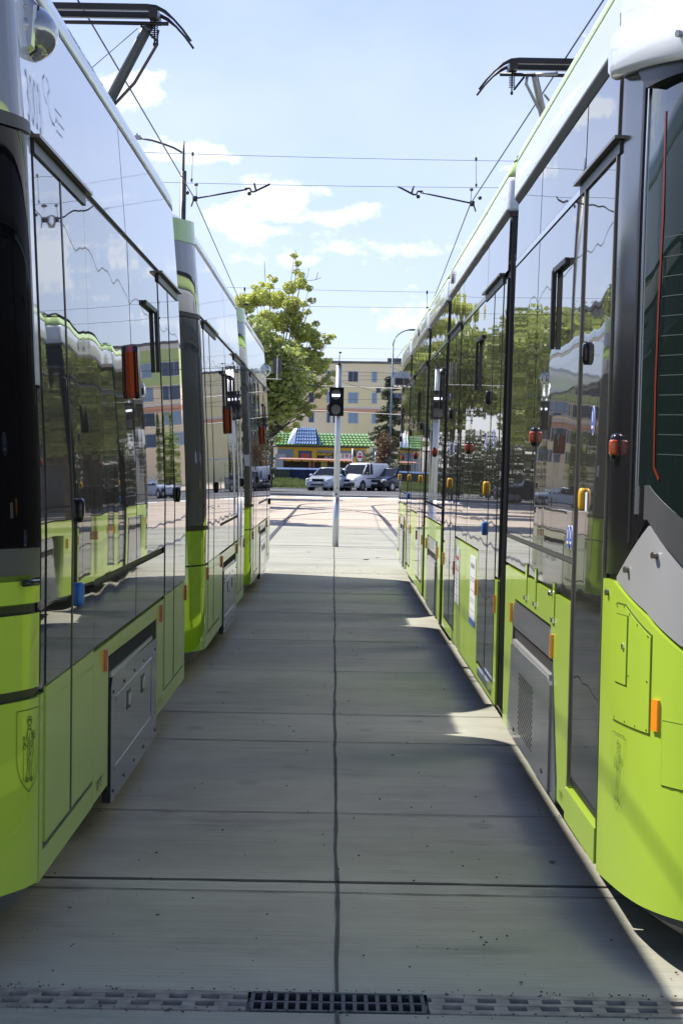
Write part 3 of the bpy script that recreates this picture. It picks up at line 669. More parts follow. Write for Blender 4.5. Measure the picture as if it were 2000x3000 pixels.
# section one
S = SR[0]
S.panel('upper_glass', GLASS, [(7.93, 8.98, *UP), (9.01, 10.85, *UP), (10.88, 12.49, *UP)])
S.panel('seam_trim', CHROME, [(9.0, 12.49, 2.80, 2.83)], 0.003)
door(S, 7.96, 8.86, None, .39, 2.79, .40, GLASS, None, [(8.66, 2.11, BLACK), (8.63, 1.53, YELLOW)], gut=False)
gutter(S, 7.82, 9.12, 2.845)
S.panel('door_frame', BRONZE, [(8.875, 8.90, .35, 2.79), (7.915, 7.935, .22, 3.1)], 0.012)
S.panel('window_glass', GLASS, [(8.93, 10.845, 1.28, 2.79), (10.875, 12.49, 1.28, 2.79)])
S.panel('waist_glass', GLASSL, [(8.93, 10.845, 1.115, 1.255), (10.875, 12.49, 1.115, 1.255)]); S.panel('waist_trim', GREYD, [(8.93, 12.49, 1.258, 1.277)], 0.002)
S.panel('side_panel', LIME, [(8.91, 9.34, .22, 1.095), [(9.34, .30, 1.095), (9.60, .79, 1.095), (9.74, .945, 1.095), (11.66, .945, 1.095), (12.03, .30, 1.095)], (12.03, 12.49, .2, 1.095)], 0.001)
S.panel('door_sill', LIME, [(7.92, 8.90, .215, .345)], 0.018, 0.03)
def bogie_cover_r(S, a, b, perf=True):
    """a..b at the foot of the surround"""
    S.panel('wheel_opening', HOLE, [(a + .12, b - .12, .22, .85)], -0.006, 0.006)
    f = S.panel('bogie_surround', GREYM, [[(a + .03, .2, .26), (a + .27, .2, .76), (a + .275, .2, .76)], [(a + .27, .80, .81), (a + .40, .80, .925), (b - .4, .795, .925), (b - .30, .795, .85)], [(b - .34, .2, .80), (b - .06, .2, .27)]], 0.006, 0.02)
    c = S.panel('bogie_cover', GREYM, [[(a + .24, .215, .69), (a + .34, .215, .715), (b - .44, .215, .70), (b - .38, .215, .69)]], 0.018, 0.05)
    S.panel('cover_lip', GREYL, [(a + .3, b - .46, .705, .73)], 0.015, 0.04, c)
    if perf:
        mb = MB(); n = 0
        for r in range(22):
            for k in range(10):
                t = a + 1.0 + k * .078 + (r % 2) * .039; z = .292 + r * .0142
                if t > a + 1.75: continue
                pts = [S.P(t + .021 * math.cos(q), z + .0055 * math.sin(q), .0195) for q in [2 * math.pi * j / 8 for j in range(8)]]; mb.poly(pts)
        mb.build('perforation', HOLE, c)
    for t in (a + .5, b - .7): S.disc('bolt', RUB, t, .27, .025, .012, .021, .003, c, 8)
    return f
bogie_cover_r(S, 9.33, 12.06)
side_lamp_r(S, 10.75, 1.807); vent_window(S, 9.45, 9.97, 2.2, 2.56)
for t in (11.84, 9.62): marker(S, t, .86, .105)
for t, a, b in ((10.96, .985, 1.165), (10.46, .985, 1.165), (9.62, .97, 1.145)):
    o = S.panel('handle_recess', GASKET, [(t - .05, t + .05, a, b)], 0.003, 0.004); S.panel('recess_face', LIME, [(t - .038, t + .038, a + .02, b - .008)], 0.005, 0.004, o); S.panel('recess_latch', CHROME, [(t - .045, t + .045, a - .004, a + .016)], 0.012, 0.012, o)
mb = MB(); mb.ell(S.P(9.7, 1.09, .01), (.012, .02, .014)); mb.build('lock_knob', CHROME, RT)
def sticker_oval(S, t, z, w_, hgt):
    o = S.disc('sticker', STICKW, t, z, w_ / 2, hgt / 2, .0045, .002); S.disc('sticker_face', STICKB, t, z, w_ * .44, hgt * .45, .006, .002, o)
    S.panel('sticker_mark', STICKW, [(t - w_ * .1, t + w_ * .1, z - hgt * .05, z + hgt * .3), (t - w_ * .28, t + w_ * .28, z - hgt * .28, z - hgt * .18)], .0072, .002, o); return o
sticker_oval(S, 8.42, 1.839, .11, .115); sticker_oval(S, 9.13, 1.364, .095, .1); sticker_oval(S, 9.02, 1.366, .095, .1)
S.panel('button_label', STICKW, [(8.50, 8.56, 1.485, 1.56)], .008, .003)
S.text('jacking_mark', 'TT', 8.05, 7.93, .262, .29, INK); S.text('jacking_mark', 'TT', 9.22, 9.10, .25, .28, INK); S.text('jacking_mark', 'T', 12.42, 12.34, .25, .28, INK)
# nose of the right tram
S.panel('nose_lime_panel', LIME, [[(5.0, .22, .90), (6.5, .21, .945), (7.03, .205, 1.068), (7.27, .20, 1.165), (7.62, .20, 1.243), (7.70, .20, 1.258), (7.885, .20, 1.258)]], 0.012, 0.03)
S.panel('nose_grey_panel', GREYL, [[(5.0, .925, 1.03), (6.5, .965, 1.12), (7.04, 1.088, 1.325), (7.275, 1.18, 1.465), (7.66, 1.262, 1.275)]], 0.008, 0.03)
S.panel('corner_pillar', BLACK, [[(7.30, 1.50, 1.6), (7.42, 1.41, 3.1), (7.43, 1.41, 3.1), (7.655, 1.285, 3.12), (7.885, 1.275, 3.12)]], 0.004, 0.03)
S.panel('window_surround', GREYD, [[(5.0, 1.045, 1.14), (6.5, 1.135, 1.25), (7.04, 1.345, 1.49), (7.29, 1.485, 1.6), (7.33, 1.485, 1.6)]], 0.008, 0.03)
S.panel('windscreen', NOSEGLASS, [[(5.0, 1.15, 3.1), (6.5, 1.26, 3.1), (7.05, 1.50, 3.1), (7.31, 1.585, 3.1), (7.42, 1.6, 3.1)]], 0.006, 0.02)
S.panel('window_trim', CHROME, [[(7.425, 1.5, 3.08), (7.437, 1.5, 3.08)]], 0.012, 0.01); S.panel('pillar_seal', RUB, [[(7.485, 1.4, 3.1), (7.515, 1.4, 3.1)]], 0.009, 0.01)
S.lines('red_sticker_line', REDLINE, [[(7.25, 2.84), (7.235, 2.5), (7.25, 2.2), (7.255, 1.93), (7.245, 1.66), (7.20, 1.62)]], .014, proud=.0085)
HW = mat('heating_wire', (0.07, 0.10, 0.09), 0.4)
for k in range(12):
    z = 1.70 + .065 * k; S.lines('heating_wire', HW, [[(5.2, z - .10), (6.4, z - .03), (7.0, z), (7.22, z + .004)]], .0025, proud=.0075)
hp = [(7.20, .777, 1.105), (7.21, .777, 1.108), (7.485, .777, 1.187), (7.60, .777, 1.187), (7.63, .777, 1.18)]
h = S.panel('nose_hatch', GASKET, [[(a, b - .003, c + .003) for a, b, c in hp]], 0.014, 0.006); S.panel('hatch_plate', LIME, [[(7.205, .781, 1.100), (7.485, .781, 1.182), (7.60, .781, 1.182), (7.625, .781, 1.175)]], 0.0165, 0.005, h)
S.panel('lid_gasket', GASKET, [(7.433, 7.597, .912, 1.153)], 0.018, 0.004, h); S.panel('lid', LIME, [(7.438, 7.592, .916, 1.149)], 0.021, 0.005, h)
S.disc('lid_lock', CHROME, 7.475, 1.045, .011, .011, .026, .006, h)
for t, z in ((7.59, 1.176), (7.49, 1.18), (7.42, 1.16), (7.33, 1.13), (7.225, 1.10), (7.225, .95), (7.22, .79), (7.33, .79), (7.45, .79), (7.6, .79), (7.42, .95)): S.disc('screw', GASKET, t, z, .004, .004, .018, .002, h, 8)
h = S.panel('front_hatch', GASKET, [(6.70, 7.118, .622, .837)], 0.014, 0.006); S.panel('hatch_plate', LIME, [(6.705, 7.113, .626, .833)], 0.0165, 0.005, h)
S.panel('marker_light', ORANGE, [(7.138, 7.178, .795, .898)], 0.022, 0.01)
for t, z in ((7.198, 1.37), (7.489, 1.308), (7.77, 1.213)): S.disc('round_fastener', BRONZE, t, z, .014, .011, .024, .014)
crest(S, 7.526, .474, .172, .265, INK, True, .0022).location = Vector((-0.012, 0, 0))
side_lamp_r(S, 7.75, 1.73)
# camera pod at the near right corner and its twin at the far end
def camera_r(y0, y1, xl, xr, za, zb, root):
    mb = MB(); h_ = zb - za; prof_ = [(xl + .02, za), (xl, za + h_ * .14), (xl, za + h_ * .62), (xl + .045, zb - .02), (xl + .09, zb), (xr, zb + .02), (xr, za + .04), (xl + .12, za)]
    mb.loft([[(x, y, z) for x, z in prof_][::-1] for y in (y0, y1)], smooth=False); o = mb.build('camera_housing', WHITE, root)
    k = MB(); k.prism([(xl + .06, y0 + .02, za - .006), (xr, y0 + .02, za + .02), (xr, y1 - .02, za + .02), (xl + .06, y1 - .02, za - .006)], (0, 0, .02)); k.build('housing_base', BLACK, o)
    return o
def visor(S):
    mb = MB(); rings = []
    for t in [7.86, 7.84, 7.78, 7.7, 7.6, 7.5, 7.4, 7.3, 7.2, 7.1, 7.0, 6.8, 6.6, 6.3, 6.0, 5.6, 5.1]:
        k = max(0, min(1, (7.86 - t) / .1)) ; z0 = 3.045 - .075 * (7.86 - t) / .8 if t > 7.06 else 2.97; z1 = 3.185 - .10 * (7.86 - t) / .8 if t > 7.06 else 3.085
        p = .035 + .05 * k ** .6; rings.append([S.P(t, z0 + .01, 0), S.P(t, z0, p * .8), S.P(t, z0 + .02, p), S.P(t, z1 - .005, p * 1.04), S.P(t, z1 + .012, p * .93), S.P(t, z1 + .05, p * .5), S.P(t, z1 + .10, .03)])
    mb.loft(rings, smooth=True); o = mb.build('front_visor', WHITE, RT)
    S.panel('visor_shadow_bracket', RUB, [[(5.2, 2.93, 2.98), (7.0, 2.935, 2.985), (7.35, 2.93, 3.02), (7.45, 3.0, 3.03)]], .045, .04, o)  # black strip for the bracket and the shadow painted under the visor
    q = MB(); c = Vector(S.P(7.035, 3.045, .088)); n_ = S.nrm(7.035); d = Vector((n_[0], n_[1], 0)) * .014; q.tube([tuple(c), tuple(c + d)], .012, 16); q.build('visor_stud', GREYM, o)
visor(S)
o = camera_r(33.6, 34.1, .85, 1.04, 2.885, 3.10, RT); mb = MB(); mb.box(.88, 1.0, 33.59, 33.61, 2.90, 3.0); mb.build('camera_lens', BLACK, o)
S.lines('logo_bars', FP, [[(8.15 - .05 * k, 3.27), (8.12 - .05 * k, 3.34)] for k in range(6)], .010)
S.lines('logo_swirl', LIMEROOF, [arc(8.62, 3.27, .12, .035, 0, 4.6), arc(8.45, 3.25, .10, .03, 2, 6.2)], .010)
# section two
def upper(S, cuts): S.panel('upper_glass', GLASS, [(a + .012, b - .012, *UP) for a, b in zip(cuts, cuts[1:])])
S = SR[1]; upper(S, [13.11, 15.04, 17.68, 19.73]); S.panel('seam_trim', CHROME, [(15.1, 17.6, 2.80, 2.83)], 0.003)
door(S, 13.42, 15.0, 14.22, .345, 2.79, .35, GLASS, None, [(14.46, 2.106, BLACK), (14.45, 1.514, YELLOW), (14.44, 1.252, BLUE)])
door(S, 17.72, 19.35, 18.43, .33, 2.79, .34, GLASS, None, [(18.8, 2.107, BLACK), (18.75, 1.508, YELLOW)])
S.panel('window_glass', GLASS, [(15.06, 16.35, 1.09, 2.79), (16.38, 17.66, 1.09, 2.79)])
S.panel('corner_strip', GLASS, [(13.11, 13.38, .99, 2.79), (19.40, 19.73, .99, 2.79)])
S.panel('side_panel', LIME, [(13.11, 13.38, .22, .97), (19.40, 19.73, .22, .97), (15.06, 16.355, .22, 1.07), (16.37, 17.66, .22, 1.07), (13.40, 15.04, .22, .31), (17.68, 19.4, .22, .30)], 0.001)
o = S.panel('door_ramp', CHROME, [(13.5, 14.5, .285, .335)], 0.03, 0.04)
vent_window(S, 15.1, 15.68, 2.2, 2.545); side_lamp_r(S, 16.37, 1.795)
for t in (19.58, 17.71, 15.14, 13.25): marker(S, t, .825, .11)
for t, z in ((18.95, 1.80), (18.2, 1.81), (14.59, 1.818), (13.87, 1.837)): sticker_oval(S, t, z, .14, .13)
o = S.panel('notice', STICKW, [(15.24, 15.80, .575, 1.02)], .004, .003); S.panel('notice_footer', STICKB, [(15.245, 15.795, .535, .578)], .005, .004, o)
S.lines('notice_heading', STICKG, [[(15.7, .955), (15.38, .955)]], .03, o, proud=.0065); S.lines('notice_lines', STICKG, [[(15.74, z), (15.32, z)] for z in (.87, .85, .78, .72, .70, .64)], .006, o, proud=.0062)
o = S.panel('notice', STICKW, [(17.02, 17.55, .565, 1.01)], .004, .003); S.lines('notice_heading', STICKR, [[(17.45, .93), (17.15, .93)]], .03, o, proud=.0065)
S.lines('notice_lines', STICKR, [[(17.5, z), (17.1, z)] for z in (.86, .84, .83)], .006, o, proud=.0062); S.lines('notice_lines', STICKG, [[(17.5, z), (17.1, z)] for z in (.76, .73, .70, .63)], .006, o, proud=.0062)
# section three
S = SR[2]; upper(S, [20.27, 22.1, 23.85]); S.panel('seam_trim', CHROME, [(20.27, 23.85, 2.80, 2.83)], 0.003)
S.panel('window_glass', GLASS, [(20.27, 22.09, 1.28, 2.79), (22.12, 23.85, 1.28, 2.79)]); S.panel('waist_glass', GLASSL, [(20.27, 22.09, 1.115, 1.255), (22.12, 23.85, 1.115, 1.255)])
S.panel('side_panel', LIME, [(20.27, 20.95, .22, 1.095), (23.1, 23.85, .22, 1.095), (20.95, 23.1, .93, 1.095)], 0.001)
bogie_cover_r(S, 20.85, 23.15, False); side_lamp_r(S, 22.11, 1.797); vent_window(S, 20.5, 21.05, 2.2, 2.56)
for t in (23.3, 20.95): marker(S, t, .83, .11)
# section four
S = SR[3]; upper(S, [24.43, 26.5, 28.4, 29.81])
door(S, 24.75, 26.35, 25.6, .34, 2.79, .35, GLASS, None, [(25.71, 2.12, BLACK), (25.61, 1.503, YELLOW)])
door(S, 28.5, 29.78, 29.2, .34, 2.79, .35, GLASS, None, [(29.4, 2.1, BLACK), (29.29, 1.493, YELLOW), (29.29, 1.248, BLUE)])
S.panel('window_glass', GLASS, [(26.42, 27.4, 1.09, 2.79), (27.43, 28.45, 1.09, 2.79)]); S.panel('corner_strip', GLASS, [(24.43, 24.72, .99, 2.79)])
S.panel('side_panel', LIME, [(24.43, 24.72, .22, .97), (26.42, 27.4, .22, 1.07), (27.43, 28.45, .22, 1.07), (24.72, 26.42, .22, .31), (28.45, 29.81, .22, .31)], 0.001)
vent_window(S, 26.5, 26.62, 2.19, 2.53); side_lamp_r(S, 27.35, 1.784)
for t in (26.36, 24.6, 28.4): marker(S, t, .825, .11)
# section five
S = SR[4]; upper(S, [30.31, 32.0, 34.28])
S.panel('window_glass', GLASS, [(30.31, 31.9, 1.28, 2.79), (31.93, 33.4, 1.28, 2.79)]); S.panel('waist_glass', GLASSL, [(30.31, 33.4, 1.115, 1.255)])
S.panel('side_panel', LIME, [(30.31, 31.0, .22, 1.095), (31.0, 33.1, .93, 1.095), (33.1, 33.42, .22, 1.095), (34.2, 34.29, .22, 1.095), (33.42, 34.2, .22, .33)], 0.001)
door(S, 33.47, 34.14, None, .37, 2.79, .38, GLASS, None, [(34.0, 2.07, BLACK), (33.9, 1.48, YELLOW)])
bogie_cover_r(S, 30.95, 33.15, False); side_lamp_r(S, 32.64, 1.777); vent_window(S, 33.1, 33.35, 2.15, 2.51)
for t in (33.3, 31.1): marker(S, t, .83, .11)
S.panel('nose_lime_panel', LIME, [(34.32, 36.1, .22, 1.2)]); S.panel('windscreen', NOSEGLASS, [(34.32, 36.1, 1.23, 3.1)])
for S in SR:
    a = S.keys[3][0] if S is not SR[0] else 7.9; b = [k[0] for k in S.keys if abs(k[1] - .98) < 1e-6][-1]; outer_flank(S, a, b)
# round horn caps on the right roof fascia
for S_, t in ((SR[1], 19.0), (SR[3], 27.0)):
    S_.disc('roof_cap', GREYL, t, 3.31, .12, .06, .045, .02)

# ------------------------------------------------------------------ pantographs
def pantograph(root, sg, y, zt, xc, mdark, marm):
    ph = MB(); L_ = []
    # two collector strips with drooping horns
    for k, dy_ in enumerate((0.0, .34)):
        pts = []
        for q in range(-12, 13):
            a = q / 12.0; X = a * 0.93; dz_ = 0.0 if abs(a) < .62 else -((abs(a) - .62) / .38) ** 1.7 * .30
            pts.append((xc + X, y + dy_ - (.05 if k else 0) * 0, zt + dz_ + (.0)))
        st = [p for p in pts if abs(p[0] - xc) < .66]
        ph.tube(pts, [.017 if abs(p[0] - xc) < .7 else .010 for p in pts], 8)
        ph.box(xc - .6, xc + .6, y + dy_ - .03, y + dy_ + .03, zt - .045, zt + .004)
    head = ph.build('collector_head', mdark, root)
    m2 = MB(); m2.tube([(xc - .72, y + .17, zt - .12), (xc + .72, y + .17, zt - .12)], .018, 8)
    for e in (-.6, .6):
        m2.box(xc + e - .04, xc + e + .04, y - .04, y + .38, zt - .10, zt - .02); m2.tube([(xc + e, y + .17, zt - .1), (xc + e, y + .17, zt - .28)], .008, 6)
        m2.tube([(xc + e + .028 * math.cos(t), y + .17 + .028 * math.sin(t), zt - .14 - t * .0026) for t in [j * .7 for j in range(60)]], .004, 5)
        m2.tube([(xc + e + .02, y + .17, zt - .27), (xc + e + .12 * (1 if e < 0 else -1), y + .17, zt - .14)], .012, 6); m2.ell((xc + e, y + .17, zt - .3), (.015, .015, .022))
    m2.build('head_springs', mdark, head)
    return head
h = pantograph(LT, -1, 19.0, 5.595, -2.25, PANTO, PANTO)
mb = MB(); mb.tube([(-1.70, 19.17, 5.46), (-2.12, 19.9, 4.90), (-2.6, 20.9, 3.95)], [.045, .05, .055], 12); a1 = mb.build('upper_arm', DSTEEL, LT)
mb = MB(); mb.tube([(-1.62, 19.17, 5.42), (-1.63, 19.2, 5.30), (-1.70, 19.3, 5.21), (-1.86, 19.6, 5.03), (-2.07, 19.9, 4.88), (-2.6, 20.9, 4.1)], .014, 8); mb.tube([(-1.80, 19.17, 5.43), (-2.24, 19.6, 5.16), (-2.6, 20.2, 4.9)], .004, 5); mb.build('control_rod', mat('rusty_rod', (0.06, 0.035, 0.028), .6), a1)
mb = MB(); mb.tube([(-2.6, 20.9, 3.95), (-2.3, 19.4, 3.72)], .05, 10); mb.box(-2.8, -1.7, 19.0, 21.2, 3.60, 3.72); mb.build('pantograph_base', DSTEEL, LT)
h = pantograph(RT, 1, 21.3, 5.62, 2.25, PANTO, PANTOG)
mb = MB(); mb.tube([(1.87, 21.47, 5.50), (1.97, 21.8, 5.25), (2.25, 22.6, 4.5), (2.3, 22.8, 3.95)], [.035, .04, .045, .05], 12); a2 = mb.build('upper_arm', PANTOG, RT)
mb = MB(); mb.tube([(1.80, 21.47, 5.49), (1.79, 21.47, 5.41), (1.96, 21.8, 5.20), (2.2, 22.4, 4.6)], .016, 8); mb.tube([(1.99, 21.7, 5.35), (2.1, 21.9, 5.28)], .012, 6); mb.tube([(1.88, 21.47, 5.5), (2.1, 21.47, 5.51)], .022, 8); mb.build('control_rod', PANTOG, a2)
mb = MB(); mb.tube([(2.3, 22.8, 3.95), (2.4, 21.2, 3.72)], .05, 10); mb.box(1.7, 2.8, 20.6, 23.0, 3.58, 3.72); mb.build('pantograph_base', DSTEEL, RT)

# ------------------------------------------------------------------ overhead line
def wire(name, pts, r, label, group, cat='wire', m=WIRE, seg=1):
    mb = MB(); mb.tube(pts, r, 6); return tag(mb.build(name, m), label, cat, group)
CW = 5.64
wire('contact_wire', [(-2.3, -20, CW), (-2.31, 18.9, CW), (-2.2, 33, CW - .02), (-2.5, 59, CW), (-2.2, 88, CW), (2, 118, CW), (14, 135, CW)], .009, 'contact wire running away above the left tram', 'contact wires')
wire('contact_wire', [(2.4, -20, CW), (2.2, 18.5, CW), (1.95, 33, CW - .02), (2.35, 59, CW), (2.1, 88, CW), (6, 118, CW), (18, 133, CW)], .009, 'contact wire running away above the right tram', 'contact wires')
for i, (y, zu, zl) in enumerate(((33, 6.32, 5.87), (59, 6.40, 5.93), (88, 6.4, 5.95))):
    pos = ('nearest', 'middle', 'farthest')[i]
    for nm, za, zb in (('upper', zu, zu - .04), ('lower', zl, zl + .02)):
        pts = [(-16, y, za + .35)] + [(-4 + 8 * k / 8, y, za + (zb - za) * k / 8 - .03 * (1 - (k / 4 - 1) ** 2)) for k in range(9)] + [(16, y, zb + .35)]
        wire('span_wire', pts, .0045 if i else .0035, '%s of the two cross wires at the %s line support' % (nm, pos), 'cross span wires')
def support(sg, y, x, label):
    a = thing('contact_wire_support', (sg * x, y, 5.6), label, 'wire bracket', 'contact wire supports')
    k = 1 if sg < 0 else -1; X = lambda d: sg * (x - d)
    mb = MB(); mb.tube([(X(0), y, 5.62), (X(.8), y, 5.775)], .013, 8); mb.box(min(X(-.02), X(.05)), max(X(-.02), X(.05)), y - .02, y + .02, 5.58, 5.66); mb.build('steady_arm', PANTO, a)
    mb = MB(); mb.tube([(X(.76), y, 5.79), (X(.84), y, 5.79), (X(.86), y, 5.74), (X(.9), y, 5.74), (X(1.14), y, 5.86)], .015, 8); mb.tube([(X(.93), y, 5.76), (X(.90), y, 5.87)], .014, 8); mb.ell((X(.83), y, 5.71), (.03, .02, .03)); mb.build('tube_clamp', PANTO, a)
    mb = MB(); mb.tube([(X(-.03), y, 6.30), (X(-.04), y, 5.86)], .004, 5); mb.ell((X(-.03), y, 6.29), (.02, .02, .035)); mb.ell((X(-.04), y, 5.9), (.018, .018, .03)); mb.ell((X(.03), y, 5.83), (.03, .02, .025)); mb.tube([(X(.03), y, 5.83), (X(.04), y, 5.62)], .005, 5); mb.tube([(X(-.04), y, 5.5), (X(-.0), y, 5.62)], .013, 6)
    q = MB(); q.ell((X(-.08), y - .3, 5.67), (.03, .05, .03)); q.build('wire_clamp', PANTO, a)
    mb.build('insulator', mat('insulator_brown', (0.10, 0.07, 0.06), .4) if sg < 0 else bpy.data.materials['insulator_brown'], a)
support(-1, 33, 2.21, 'black steady arm and clamps holding the left contact wire'); support(1, 33, 1.99, 'black steady arm and clamps holding the right contact wire')
for (x, y, lb) in ((-2.55, 59, 'small dropper between the cross wires above the second left carriage'), (2.36, 59, 'small dropper between the cross wires right of the sky centre')):
    mb = MB(); mb.tube([(x, y, 6.38), (x, y, 5.95)], .006, 5); mb.ell((x, y, 6.34), (.025, .025, .06)); mb.ell((x + .05, y, 5.93), (.08, .03, .03)); tag(mb.build('dropper', PANTO), lb, 'wire bracket')
LIGHTW = mat('pale_wire', (0.5, 0.47, 0.42), .5)
for i, (pts, lb) in enumerate((([(-2.6, 120, 6.0), (3, 110, 5.55), (10, 105, 5.3)], 'pale thick wire crossing in front of the yellow flats'), ([(-1.5, 125, 4.75), (4, 118, 4.4), (12, 112, 4.2)], 'pale lower wire crossing in front of the orange stripe'))):
    wire('guy_wire', pts, .025, lb, 'pale wires over the junction', m=LIGHTW)
for i in range(7):
    y = 100 + i * 7; za = 6.3 + .6 * (i % 3); wire('junction_wire', [(-14, y, za + random.uniform(-.6, .6)), (0, y + random.uniform(-4, 4), za - .4), (14, y, za + random.uniform(-.6, .8))], .008, 'thin dark wire strung over the far junction', 'thin wires over the junction')

# ------------------------------------------------------------------ tram signal on its pole
MATB = mat('matt_black', (.008, .008, .009), .75, spec=.2)
T = thing('traffic_signal', (0, 44, 0), 'grey steel pole carrying a two lens black tram signal with white bar lit', 'signal')
mb = MB(); mb.tube([(0.01, 44, 0), (0.01, 44, 1.1)], .063, 20); mb.tube([(0.01, 44, 1.1), (0.015, 44, 2.0), (0.02, 44, 3.66)], [.060, .058, .056], 20); p = mb.build('pole', STEEL, T)
mb = MB(); mb.tube([(.02, 44, 3.66), (.03, 44, 3.70)], [.064, .02], 16); mb.tube([(.02, 44, 3.68), (.03, 44, 3.90)], .008, 6); mb.ell((.04, 44, 3.91), (.03, .03, .02)); mb.build('detector', BLACK, p)
mb = MB(); mb.box(-.16, .125, 43.83, 43.94, 2.63, 3.205); hd = mb.build('signal_head', MATB, T)
for z in (3.06, 2.76):
    mb = MB(); cxs = -.03
    rings = []
    for y, r in ((43.83, .112), (43.70, .117)):
        rings.append([(cxs + r * math.cos(rad(-45 + a * 15)), y + (0.07 if y < 43.8 and (a < 3 or a > 15) else 0), z + r * math.sin(rad(-45 + a * 15))) for a in range(19)])
    mb.loft(rings, cap0=False, cap1=False, closed=False); mb.build('visor', MATB, hd)
    mb = MB(); mb.tube([(cxs, 43.825, z), (cxs, 43.815, z)], .10, 24); l = mb.build('lens', mat('signal_lens', (.045, .045, .05), .2) if z > 3 else mat('signal_lens_grey', (.10, .10, .10), .3), hd)
    if z > 3:
        mb = MB(); mb.box(cxs - .078, cxs + .078, 43.80, 43.814, 3.02, 3.065); mb.build('lit_bar', LAMPW, l)
mb = MB(); mb.ell((-.17, 43.9, 2.79), (.05, .08, .09)); mb.build('sounder', BLACK, hd)
mb = MB(); mb.ell((-.165, 43.95, 3.09), (.03, .05, .06)); mb.build('side_lens', mat('violet_lens', (.12, .12, .45), .2), hd)
mb = MB(); mb.box(-.045, .065, 43.92, 43.945, 1.0, 1.17); mb.build('number_plate', mat('plate_beige', (.5, .5, .46), .6), T)
mb = MB(); mb.tube([(.01, 43.915, 1.06), (.01, 43.91, 1.06)], .02, 10); mb.build('plate_mark', INK, T)
mb = MB(); mb.ell((.02, 43.93, .93), (.012, .02, .08)); mb.build('cable_hatch', BLACK, T)

# ------------------------------------------------------------------ street lamps and posts
T = thing('street_lamp', (-4.33, 60, 0), 'thick dark steel lamp post with a curved arm behind the left tram', 'lamp post')
mb = MB(); mb.tube([(-4.33, 60, 0), (-4.32, 60, 9.62)], .085, 16); mb.tube([(-4.32, 60, 9.62), (-4.32, 60, 9.98), (-4.32, 60, 10.44)], [.036, .034, .02], 10); mb.build('pole', DSTEEL, T)
mb = MB(); mb.tube([(-4.36, 60, 10.12), (-4.6, 60, 10.25), (-4.92, 60, 10.36), (-5.2, 60, 10.44), (-5.52, 60, 10.49)], .028, 8); mb.build('arm', DSTEEL, T)
mb = MB(); mb.box(-5.66, -5.50, 59.9, 60.1, 10.46, 10.56); mb.box(-5.62, -5.58, 59.96, 60.04, 10.55, 10.62); mb.build('lantern', PANTOG, T)
def lamp(px, y, h_, out_, label, m=BSTEEL, r=.07):
    T = thing('street_lamp', (px, y, 0), label, 'lamp post')
    mb = MB(); mb.tube([(px - .02, y, 0), (px, y, 1.3)], r * 1.5, 10); mb.tube([(px, y, 1.3), (px + .12, y, h_ - 1.2)], r, 10); mb.build('pole', m, T)
    mb = MB(); mb.tube([(px + .12 + out_ * (1 - math.cos(a)), y, h_ - 1.2 + 1.2 * math.sin(a)) for a in [math.pi / 2 * k / 8 for k in range(9)]], r * .7, 8); mb.build('arm', m, T)
    mb = MB(); mb.ell((px + .12 + out_ + .2, y, h_ + .02), (.38, .12, .07)); mb.build('lantern', DSTEEL, T)
lamp(3.87, 160, 11.6, 1.2, 'tall blue grey lamp post with a curved arm beside the right tram')
lamp(6.1, 190, 11.2, .5, 'far lamp post with a short curved arm just above the right tram roof', DSTEEL, .05)
T = thing('line_mast', (5.2, 175, 0), 'thin grey mast with a dish shaped top at the right', 'mast'); mb = MB(); mb.tube([(5.3, 175, 0), (5.3, 175, 9.6)], .06, 8); mb.build('pole', BSTEEL, T); mb = MB(); mb.ell((5.2, 175, 9.7), (.25, .1, .12)); mb.build('cap', DSTEEL, T)
T = thing('pipe_frame', (3.8, 165, 0), 'grey bent tube frame standing beside the blue lamp post', 'barrier'); mb = MB(); mb.tube([(3.72, 165, 0), (3.72, 165, 2.35), (3.82, 165, 2.56), (4.05, 165, 2.64), (7.4, 165, 2.64)], .07, 8); mb.build('tube', STEEL, T)
for (x, y, h_, lb, nm) in ((1.24, 168, 2.9, 'grey post with a small dark signal head between the van and the kiosk', 'pedestrian_signal'), (2.87, 161, 2.8, 'grey square sign seen edge on behind the white van', 'road_sign')):
    T = thing(nm, (x, y, 0), lb, 'signal' if nm[0] == 'p' else 'sign'); mb = MB(); mb.tube([(x, y, 0), (x, y, h_)], .06, 8); mb.build('pole', STEEL, T)
    mb = MB(); mb.box(x + .05, x + .24, y - .1, y + .1, h_ - .6, h_ - .1) if nm[0] == 'p' else mb.box(x - .2, x + .1, y - .03, y - .07 + .1, h_ - .75, h_ + .15); mb.build('head', DSTEEL if nm[0] == 'p' else BSTEEL, T)
T = thing('hanging_signal', (-4.1, 90, 5.4), 'dark hanging signal back plate with a pale edge before the leafy tree', 'signal'); mb = MB(); mb.box(-2.68, -2.32, 90, 90.1, 5.4, 5.98); mb.build('back_plate', DSTEEL, T); mb = MB(); mb.box(-2.52, -2.48, 89.96, 89.99, 5.1, 6.1); mb.build('hanger', PAINTW, T)
mb = MB(); mb.tube([(-9, 90, 5.2), (-2.5, 90, 5.14), (-2.3, 90, 5.14)], .012, 5); mb.build('cable', PAINTW, T)
T = thing('wooden_post', (-4.9, 165, 0), 'pale bare post at the left edge of the kiosk', 'post'); mb = MB(); mb.tube([(-4.85, 165, 0), (-4.85, 165, 2.9)], .11, 8); mb.build('post', mat('pale_wood', (.35, .30, .24), .8), T); mb = MB(); mb.box(-5.3, -4.55, 164.8, 165.2, 2.9, 3.0); mb.build('cap', GREYD, T)

